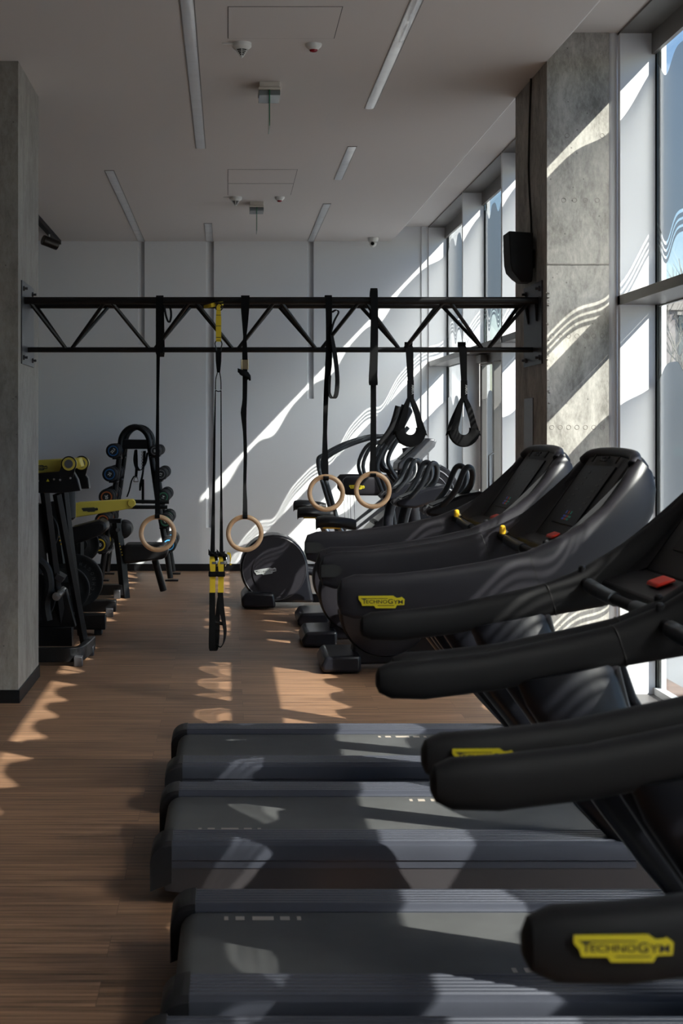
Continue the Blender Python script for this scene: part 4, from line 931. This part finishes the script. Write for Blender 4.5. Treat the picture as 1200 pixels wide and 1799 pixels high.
def adaptive():
    Y = 14.1
    T = thing('cross_trainer', 'dark cross trainer with a large spoked front disc beside the window', 'cross trainer', (1.9, Y, 0))
    c = (2.02, Y, 1.05)
    bm = B(); lathe(bm, [(.2, -.05), (.27, -.045), (.29, -.02), (.29, .02), (.27, .045), (.2, .05)], (2.0, Y, 1.02), 'y', 44); obj('front_disc', bm, shell_m, T)
    bm = B(); torus(bm, (2.0, Y - .05, 1.02), (0, 1, 0), .23, .008, 44, 8); torus(bm, (2.0, Y - .05, 1.02), (0, 1, 0), .17, .005, 40, 8); obj('disc_rim', bm, silver_pl, T)
    bm = B(); prism(bm, [(1.75, .03), (1.8, .7), (1.9, 1.02), (2.12, 1.0), (2.2, .5), (2.22, .03)], Y - .12, Y + .12); obj('body', bm, black_gl, T, bevel=.03)
    bm = B(); box(bm, .9, 2.2, Y - .25, Y + .25, .02, .1); obj('base', bm, black_gl, T, bevel=.02)
    for s in (-1, 1):
        bm = B(); tube(bm, [(1.7, Y + s * .22, .4), (1.76, Y + s * .24, .95), (1.62, Y + s * .25, 1.2), (1.56, Y + s * .25, 1.34), (1.63, Y + s * .24, 1.5), (1.76, Y + s * .22, 1.66)], .021, 12, 5); obj('swing_arm', bm, bar_m, T)
        bm = B(); tube(bm, [(1.86, Y + s * .12, 1.25), (1.6, Y + s * .2, 1.22), (1.5, Y + s * .2, 1.3), (1.5, Y + s * .2, 1.46)], .022, 12, 4); obj('fixed_handle', bm, black_gl, T)
        bm = B(); box(bm, 1.0, 1.35, *sorted((Y + s * .08, Y + s * .22)), .3, .35); obj('pedal_plate', bm, rub_m, T, bevel=.01)
        bm = B(); tube(bm, [(1.0, Y + s * .15, .3), (1.85, Y + s * .15, .42)], .025, 10); obj('rocker_arm', bm, black_gl, T)
    bm = B(); prism(bm, [(1.74, 1.28), (1.74, 1.33), (1.98, 1.55), (2.04, 1.53), (2.02, 1.47), (1.82, 1.27)], Y - .22, Y + .22); cn = obj('console', bm, silver_pl, T, bevel=.012)
    bm = B(); prism(bm, [(1.76, 1.353), (1.755, 1.358), (1.95, 1.537), (1.955, 1.532)], Y - .17, Y + .17); obj('display', bm, screen_m, cn)
    bm = B(); tube(bm, [(1.95, Y, .95), (1.88, Y, 1.35)], .05, 12); obj('mast', bm, shell_m, T)
adaptive()

# ------------------------------------------------------------------ dumbbell rack at the back wall
def rack():
    T = thing('dumbbell_rack', 'tall black arched dumbbell rack standing before the back wall', 'dumbbell rack', (-.99, 15.8, 0))
    yA, yB = 15.42, 16.15
    for y in (yA, yB):
        pts = [(-1.37, y, .03), (-1.32, y, .4), (-1.25, y, .8), (-1.185, y, 1.25), (-1.165, y, 1.45)]
        for k in range(1, 8):
            a = math.pi * (1 - k / 8); pts.append((-1.005 + .16 * math.cos(a), y, 1.47 + .2 * math.sin(a)))
        pts += [(-.845, y, 1.45), (-.81, y, 1.25), (-.745, y, .8), (-.675, y, .4), (-.62, y, .03)]
        bm = B(); tube(bm, pts, .031, 12, 3); obj('arch_frame', bm, truss_m, T)
        for x in (-1.37, -.62):
            bm = B(); box(bm, x - .055, x + .085, y - .05, y + .05, 0, .018); obj('foot_plate', bm, truss_m, T, bevel=.003)
    bm = B(); box(bm, -1.16, -.85, yA - .02, yB, 1.43, 1.53); obj('top_plate', bm, truss_m, T, bevel=.006)
    for x, z in ((-1.31, .3), (-.68, .3)):
        bm = B(); tube(bm, [(x, yA, z), (x, yB, z)], .022, 10); obj('cross_brace', bm, truss_m, T)
    for i in range(5):
        z = Z([792, 833, 873, 915, 957][i], 15.05)
        for s in (-1, 1):
            xd = X([199, 193, 187.5, 181, 174.7][i] if s < 0 else [272.5, 282.6, 287, 291, 296.7][i], 15.05)
            rr = [.078, .08, .085, .088, .092][i] if s < 0 else [.062, .068, .07, .075, .08][i]
            for y0 in (15.1, 15.83):
                bm = B(); box(bm, min(xd - .015, xd - s * .07), max(xd + .015, xd - s * .07), y0, y0 + .3, z - rr - .014, z - rr - .001); obj('cradle', bm, truss_m, T, bevel=.003)
rack()
def dumbbell(x, y, z, r, ringm, num, label):
    T = thing('dumbbell', label, 'dumbbell', (x, y, z - r), 'round-head dumbbells on the rack')
    for s in (-1, 1):
        bm = B(); lathe(bm, [(r * .82, -.055), (r, -.04), (r, .035), (r * .8, .05)], (x, y + s * .12, z), 'y', 28); h = obj('head', bm, rub_m, T)
        if s < 0:
            bm = B(); lathe(bm, [(r * .70, -.054), (r * .70, -.0585), (r * .56, -.0585), (r * .56, -.054)], (x, y - .12, z), 'y', 28, caps=False); obj('colour_ring', bm, ringm, h)
            bm = B(); put_text(bm, num, (x, y - .12 - .0575, z), (math.cos(ROT), 0, math.sin(ROT)), (-math.sin(ROT), 0, math.cos(ROT)), r * .38, None, True); obj('lettering', bm, wht_ink, h, smooth=False)
    bm = B(); cyl(bm, (x, y - .08, z), (x, y + .08, z), .016, 12); obj('handle', bm, steel_m, T)
rows = [792, 833, 873, 915, 957]
lx = [199, 193, 187.5, 181, 174.7]; rx = [272.5, 282.6, 287, 291, 296.7]
Ln = ['22,5', '25', '30', '32', '40']; Lm = [blue_m, blue_m, orange_m, orange_m, ywr_m]; Lr = [.078, .08, .085, .088, .092]
Rn = ['10', '12', '14', '16', '20']; Rm = [grey_r, grey_r, green_m, green_m, cyan_m]; Rr = [.062, .068, .07, .075, .08]
pos = ['top', 'second', 'third', 'fourth', 'bottom']
rots = [.9, 1.0, -1.4, .2, 0, 1.5, 1.3, 1.2, .8, .1]
nm = ['blue ring marked 22,5', 'blue ring marked 25', 'orange ring marked 30', 'orange ring', 'yellow ring marked 40', 'small grey ring', 'grey ring', 'plain number', 'green ring', 'light blue ring']
for i in range(5):
    ROT = rots[i]; x = X(lx[i], 15.05); z = Z(rows[i], 15.05)
    dumbbell(x, 15.2, z, Lr[i], Lm[i], Ln[i], 'front dumbbell with %s, %s on the left side of the rack' % (nm[i], pos[i]))
    dumbbell(x, 15.93, z, Lr[i], Lm[i], Ln[i], 'rear dumbbell behind the front one, %s row on the left side of the rack' % pos[i])
    ROT = rots[i + 5]; x = X(rx[i], 15.05)
    dumbbell(x, 15.2, z, Rr[i], Rm[i], Rn[i], 'front dumbbell with %s, %s on the right side of the rack' % (nm[i + 5], pos[i]))
    dumbbell(x, 15.93, z, Rr[i], Rm[i], Rn[i], 'rear dumbbell behind the front one, %s row on the right side of the rack' % pos[i])
def hangers():
    Y = 15.36
    T = thing('weight_belt', 'black dip belt with buckle and loose strap hanging on the dumbbell rack', 'weight belt', (X(240, Y), Y, Z(790, Y)))
    bm = B(); ribbon(bm, [(X(238, Y), Y, Z(790, Y)), (X(237, Y), Y - .02, Z(806, Y)), (X(240, Y), Y - .03, Z(820, Y)), (X(247, Y), Y - .02, Z(826, Y)), (X(255, Y), Y, Z(815, Y)), (X(259, Y), Y, Z(795, Y))], [.04, .06, .06, .03, .05, .04], .006, (.5, 1, .3), 4); obj('belt', bm, web_m, T)
    bm = B(); ribbon(bm, [(X(239, Y), Y, Z(790, Y)), (X(240, Y), Y - .01, Z(820, Y)), (X(239, Y), Y - .01, Z(838, Y))], .03, .004, FX, 3); ribbon(bm, [(X(236, Y), Y, Z(836, Y)), (X(231, Y), Y, Z(845, Y)), (X(227, Y), Y, Z(862, Y)), (X(223, Y), Y, Z(873, Y))], .018, .003, (.8, .6, 0), 3); obj('loose_strap', bm, web_m, T)
    bm = B(); tube(bm, [(X(235, Y), Y - .01, Z(846, Y)), (X(236.5, Y), Y - .01, Z(839, Y)), (X(241.5, Y), Y - .01, Z(839, Y)), (X(243, Y), Y - .01, Z(846, Y)), (X(235, Y), Y - .01, Z(846, Y))], .006, 6); obj('buckle', bm, steel_m, T)
    T = thing('exercise_chain', 'hanging chain beside the dip belt on the dumbbell rack', 'chain', (X(250, Y), Y, Z(790, Y)))
    bm = B()
    for k in range(14): torus(bm, (X(250, Y), Y, Z(794, Y) - k * .016), (1, 0, 0) if k % 2 else (0, 1, 0), .009, .0028, 12, 6)
    obj('chain_links', bm, steel_m, T)
    bm = B(); ribbon(bm, [(X(254, Y), Y + .02, Z(792, Y)), (X(251, Y), Y, Z(830, Y)), (X(247, Y), Y, Z(850, Y)), (X(246, Y), Y, Z(862, Y))], [.03, .022, .028, .02], .005, FX, 3); ribbon(bm, [(X(251, Y), Y, Z(842, Y)), (X(251, Y), Y, Z(885, Y))], .028, .005, FX); single('resistance_strap', bm, web_m, 'long black strap hanging lowest from the middle of the dumbbell rack', 'strap')
hangers()
# ------------------------------------------------------------------ left machines
def plate_disc(bm, c, r, th=.035, mi=0):
    lathe(bm, [(r * .25, -th * .3), (r * .3, -th / 2), (r * .36, -th * .3), (r * .8, -th * .3), (r * .86, -th / 2), (r * .97, -th / 2), (r, -th * .3), (r, th * .3), (r * .97, th / 2), (r * .3, th / 2)], c, 'y', 44, mi=mi)
def weight_plate(c, r, label, text=False):
    T = thing('weight_plate', label, 'weight plate', (c[0], c[1], c[2] - r), 'rubber weight plates on the strength machines')
    bm = B(); plate_disc(bm, c, r); obj('disc', bm, rub_m, T)
    if text:
        bm = B(); wd = 'TECHNOGYM'
        for i, ch in enumerate(wd):
            a = R(-60) + i * R(17); rr = r * .66
            put_text(bm, ch, (c[0] + rr * math.cos(a), c[1] - .019, c[2] + rr * math.sin(a)), (-math.sin(a), 0, math.cos(a)), (-math.cos(a), 0, -math.sin(a)), .032, .022, True)
        obj('lettering', bm, mat('raised_black', (.05, .052, .056), .4), T, smooth=False)
def machine1():
    Y = 10.0
    T = thing('chest_press_machine', 'nearest black strength machine with a bent floor frame and a yellow lever at shoulder height', 'strength machine', (-1.4, Y + .3, 0))
    # curved floor frame
    P = [Wp(40, 1160, 9.85), Wp(90, 1161, 9.85), Wp(125, 1160, 9.86), Wp(143, 1146, 9.95), Wp(162, 1123, 10.4)]
    P = [Vector((p.x, p.y, .075)) for p in P]; P[0].x = -2.2
    bm = B(); ribbon(bm, P, .1, .05, (0, 0, 1), 4); obj('floor_frame', bm, truss_m, T, bevel=.006)
    for px, yy in ((138, 9.83), (158, 10.3)):
        q = Wp(px, 1150, yy); bm = B(); box(bm, q.x - .03, q.x + .03, yy - .04, yy + .03, 0, .07); obj('levelling_foot', bm, plate_m, T, bevel=.006)
    bm = B(); box(bm, -2.3, Wp(128, 0, 10.45).x, 10.4, 10.52, .05, .19); obj('cross_beam', bm, truss_m, T, bevel=.005)
    a = Wp(100, 868, 10.0); b_ = Wp(150, 1138, 10.3); bm = B(); tube(bm, [a, b_], .033, 4, up=Vector((0, 1, 0))); obj('slanted_post', bm, truss_m, T, bevel=.004); bm = B(); tube(bm, [Vector((a.x + .0, a.y + .45, a.z)), Vector((b_.x - .06, b_.y + .3, .1))], .03, 4, up=Vector((0, 1, 0))); obj('slanted_post', bm, truss_m, T, bevel=.004)
    a = Wp(78, 860, 10.15); b_ = Wp(112, 1130, 10.5); bm = B(); tube(bm, [a, b_], .036, 4, up=Vector((0, 1, 0))); obj('rear_post', bm, truss_m, T, bevel=.004)
    bm = B(); q = [Wp(*p, 9.95) for p in ((20, 836), (128, 826), (137, 842), (142, 862), (110, 866), (20, 866))]; prism(bm, [(v.x, v.z) for v in q], 9.93, 10.03); obj('lever_head', bm, truss_m, T, bevel=.006); bm = B(); q = [Wp(*p, 10.35) for p in ((60, 836), (146, 826), (156, 840), (158, 858), (110, 860), (60, 862))]; prism(bm, [(v.x, v.z) for v in q], 10.3, 10.4); hd = obj('lever_head', bm, truss_m, T, bevel=.006)
    bm = B(); q = [Wp(*p, 10.1) for p in ((10, 812), (140, 804), (145, 820), (110, 828), (10, 836))]; prism(bm, [(v.x, v.z) for v in q], 10.06, 10.26); obj('lever_arm', bm, yellow_m, T, bevel=.008, label='yellow painted lever arm')
    for px, py, y0 in ((121, 815, 9.92), (143, 814, 10.28)):
        c = Wp(px, py, y0); bm = B(); cyl(bm, (c.x, y0 - .01, c.z), (c.x, y0 + .14, c.z), .046, 24); ro = obj('roller', bm, yellow_m, T)
        bm = B(); cyl(bm, (c.x, y0 - .016, c.z), (c.x, y0 - .008, c.z), .03, 20); obj('roller_cap', bm, silver_pl, ro)
        bm = B(); torus(bm, (c.x, y0 - .002, c.z), (0, 1, 0), .047, .008, 28, 8); prism(bm, [(c.x - .05, c.z - .01), (c.x + .05, c.z - .01), (c.x + .03, c.z - .09), (c.x - .08, c.z - .09)], y0 - .005, y0 + .012); obj('roller_bracket', bm, truss_m, T)
    for px, py in ((67, 845), (95, 842), (106, 836), (106, 843), (124, 833), (124, 840)):
        c = Wp(px, py, 9.925); bm = B(); cyl(bm, (c.x, 9.93, c.z), (c.x, 9.918, c.z), .011, 12, .008); obj('bolt', bm, steel_m, T)
    c = Wp(84, 844, 9.925); bm = B(); vs = [bm.verts.new((c.x + a_, 9.926, c.z + b2)) for a_, b2 in ((-.011, -.008), (.011, -.008), (0, .012))]; bm.faces.new(vs); obj('warning_sticker', bm, badge_y, T, smooth=False)
    brand_badge(T, Wp(50, 827, 10.055), (1, 0, .03), (-.03, 0, 1), .135, badge_d, yellow_m)
    bm = B(); c = Wp(62, 850, 10.2); tube(bm, [(c.x, 10.2, 1.1), (c.x + .02, 10.3, .6)], .06, 4, up=Vector((0, 1, 0))); obj('seat_column', bm, truss_m, T, bevel=.004)
    bm = B(); c = Wp(100, 882, 10.6); lathe(bm, [(.05, -.14), (.07, -.12), (.07, .12), (.05, .14)], (c.x + .06, 10.7, c.z), 'z', 24); obj('back_pad', bm, pad_m, T)
    # curved guard and pivot
    bm = B(); tube(bm, [Wp(68, 985, 10.2), Wp(82, 1000, 10.2), Wp(87, 1030, 10.2), Wp(80, 1060, 10.2), Wp(84, 1090, 10.2)], .035, 8, 4, up=Vector((0, 1, 0))); obj('curved_guard', bm, rub_m, T)
    c = Wp(96, 1051, 10.0); bm = B(); cyl(bm, (c.x, 10.5, c.z), (c.x, 10.1, c.z), .03, 18); cyl(bm, (c.x, 10.1, c.z), (c.x, 10.06, c.z), .017, 12); obj('pivot_pin', bm, steel_m, T)
    bm = B(); c = Wp(96, 1051, 10.3); prism(bm, [(c.x - .14, .19), (c.x - .07, c.z + .05), (c.x + .07, c.z + .05), (c.x + .14, .19)], 10.42, 10.5); obj('pivot_bracket', bm, truss_m, T, bevel=.004)
    bm = B(); c = Wp(106, 1010, 10.4); box(bm, c.x - .02, c.x + .04, 10.3, 10.5, c.z - .03, c.z + .01, ((c.x, 10.4, c.z), 'Y', R(30))); obj('stop_bracket', bm, plate_m, T)
machine1()
c = Wp(50, 1050, 10.35); weight_plate((c.x, 10.34, c.z), .2, 'black weight plate low on the nearest strength machine, partly behind the left column')
c = Wp(58, 937, 10.5); weight_plate((c.x, 10.6, c.z), .18, 'black weight plate peeking out beside the left column at mid height')
def machine2():
    T = thing('row_machine', 'black strength machine with a long yellow lever pointing right and two round handles', 'strength machine', (-1.3, 12.2, 0))
    Y = 12.3
    bm = B(); q = [Wp(*p, Y) for p in ((110, 890), (140, 882), (228, 877), (237, 884), (232, 893), (215, 896), (110, 913))]; prism(bm, [(v.x, v.z) for v in q], Y, Y + .09); q = [Wp(*p, Y) for p in ((114, 893), (114, 912), (100, 925), (74, 948), (70, 936), (92, 908))]; prism(bm, [(v.x, v.z) for v in q], Y + .01, Y + .08); lv = obj('lever_arm', bm, yellow_m, T, bevel=.008, label='long yellow painted lever arm')
    bm = B(); c = Wp(231, 884, Y); lathe(bm, [(.03, -.015), (.035, -.008), (.035, .1), (.03, .105)], (c.x, Y, c.z), 'y', 24); obj('pivot_cap', bm, yellow_m, lv)
    brand_badge(T, Wp(144, 900, Y - .003), (1, 0, .05), (-.05, 0, 1), .14, badge_d, ink_m)
    for (a, b_) in (((234, 881), (297, 882)), ((220, 891), (294, 891))):
        bm = B(); tube(bm, [Wp(*a, Y + .05), Wp(*b_, Y + .05)], .0165, 12); obj('handle_bar', bm, grip_m, T)
    # seat pad
    bm = B(); q = [Wp(*p, 11.9) for p in ((118, 936), (128, 925), (178, 912), (189, 917), (190, 930), (180, 938), (126, 958))]; prism(bm, [(v.x, v.z) for v in q], 11.75, 12.1); obj('seat_pad', bm, pad_m, T, bevel=.025, seg=3)
    q = Wp(150, 950, 12.0)
    for P_, r_, n_ in (([(q.x - .15, 12.0, q.z), (q.x - .1, 12.1, .1)], .04, 4), ([Wp(85, 905, 12.3), Wp(112, 1085, 12.35)], .045, 4), ([Wp(70, 960, 12.2), Wp(112, 930, 12.2)], .03, 8), ([Wp(97, 880, 11.7), Wp(112, 990, 11.7)], .05, 4), ([(Wp(140, 0, 12.8).x, 12.9, .1), (Wp(140, 0, 12.8).x, 12.9, .62)], .03, 4)):
        bm = B(); tube(bm, P_, r_, n_, up=Vector((0, 1, 0))); obj('frame_post', bm, truss_m, T, bevel=.004)
    for (px, py, y0, y1) in ((135, 1020, 12.34, 11.6), (140, 960, 12.9, 13.1)):
        c = Wp(px, py, 12.0 if py == 1020 else 12.8); bm = B(); cyl(bm, (c.x, y0, c.z), (c.x, y1, c.z), .018, 14); obj('plate_horn', bm, plate_m, T)
    bm = B(); q = Wp(100, 935, 11.6)
    for k in range(6): cyl(bm, (q.x + .01 * k - .02, 11.64, q.z + .05 - .03 * k), (q.x + .01 * k - .02, 11.63, q.z + .05 - .03 * k), .006, 8)
    obj('adjustment_marks', bm, knob_y, T)
    e1 = Wp(204, 1075, 12.5).x; bm = B(); box(bm, -2.2, e1, 12.45, 12.57, .04, .14); obj('floor_beam', bm, truss_m, T, bevel=.005)
    bm = B(); box(bm, e1 - .085, e1 - .02, 12.41, 12.46, 0, .075); obj('levelling_foot', bm, plate_m, T, bevel=.006)
    e2 = Wp(186, 1100, 11.35).x; bm = B(); box(bm, -2.2, e2, 11.3, 11.42, .045, .165); obj('floor_beam', bm, truss_m, T, bevel=.005)
    bm = B(); box(bm, e2 - .09, e2 - .03, 11.31, 11.41, 0, .05); obj('levelling_foot', bm, rub_m, T, bevel=.006)
    bm = B(); box(bm, -1.95, -1.83, 11.4, 12.5, .05, .14); obj('floor_beam', bm, truss_m, T, bevel=.005)
machine2()
c = Wp(135, 1020, 12.0); weight_plate((c.x, 11.98, c.z), .225, 'large black weight plate with raised lettering on the middle strength machine', True)
c = Wp(118, 1035, 11.7); weight_plate((c.x, 11.72, c.z), .185, 'smaller black weight plate in front of the lettered one')
c = Wp(140, 960, 12.8); weight_plate((c.x, 13.0, c.z), .16, 'black weight plate under the dark seat pad of the middle strength machine')
def bench():
    T = thing('leg_curl_bench', 'black padded leg bench in front of the dumbbell rack', 'bench', (-.9, 14.0, 0))
    Y = 13.85
    bm = B(); q = [Wp(*p, Y) for p in ((217, 962), (220, 956), (290, 956), (296, 964), (293, 978), (285, 982), (225, 990), (216, 985))]; prism(bm, [(v.x, v.z) for v in q], Y - .05, Y + .3); obj('seat_pad', bm, pad_m, T, bevel=.025, seg=3)
    for dy, py in ((0, 924), (.0, 932)):
        pass
    for s in (0, 1):
        c = Wp(217 - 8 * s, 930 + 3 * s, Y + .1); bm = B(); lathe(bm, [(.05, -.16), (.085, -.14), (.085, .14), (.05, .16)], (c.x, Y + .15, c.z), 'y', 28); obj('roller_pad', bm, pad_m, T)
    bm = B(); tube(bm, [Wp(205, 918, Y), Wp(214, 990, Y), Wp(220, 1052, Y)], .05, 4, up=Vector((0, 1, 0))); q = Wp(200, 915, Y); box(bm, Wp(190, 0, Y).x, Wp(213, 0, Y).x, Y - .04, Y + .06, q.z - .02, q.z + .02); obj('frame_post', bm, truss_m, T, bevel=.004)
    bm = B()
    for k in range(5):
        q = Wp(210 + k * 1.2, 955 + k * 5, Y - .052); cyl(bm, (q.x, q.y, q.z), (q.x, q.y - .004, q.z), .005, 6)
    obj('adjustment_marks', bm, knob_y, T)
    bm = B(); e = Wp(222, 1040, Y); box(bm, -2.0, e.x - .02, Y - .04, Y + .08, .03, .13); obj('floor_beam', bm, truss_m, T, bevel=.005)
    bm = B(); q = Wp(207, 0, Y); box(bm, q.x - .035, q.x + .03, Y - .09, Y - .03, 0, .085); obj('levelling_foot', bm, plate_m, T, bevel=.006)
    bm = B(); e = Wp(272, 985, Y + .1); tube(bm, [(e.x, Y + .15, e.z), (e.x + .08, Y + .2, .05)], .035, 10); obj('rear_leg', bm, truss_m, T)
    c = Wp(208, 930, Y); bm = B(); cyl(bm, (c.x, Y - .05, c.z), (c.x, Y - .08, c.z), .02, 14); obj('bolt', bm, steel_m, T)
bench()
print('objects', len(S.objects))
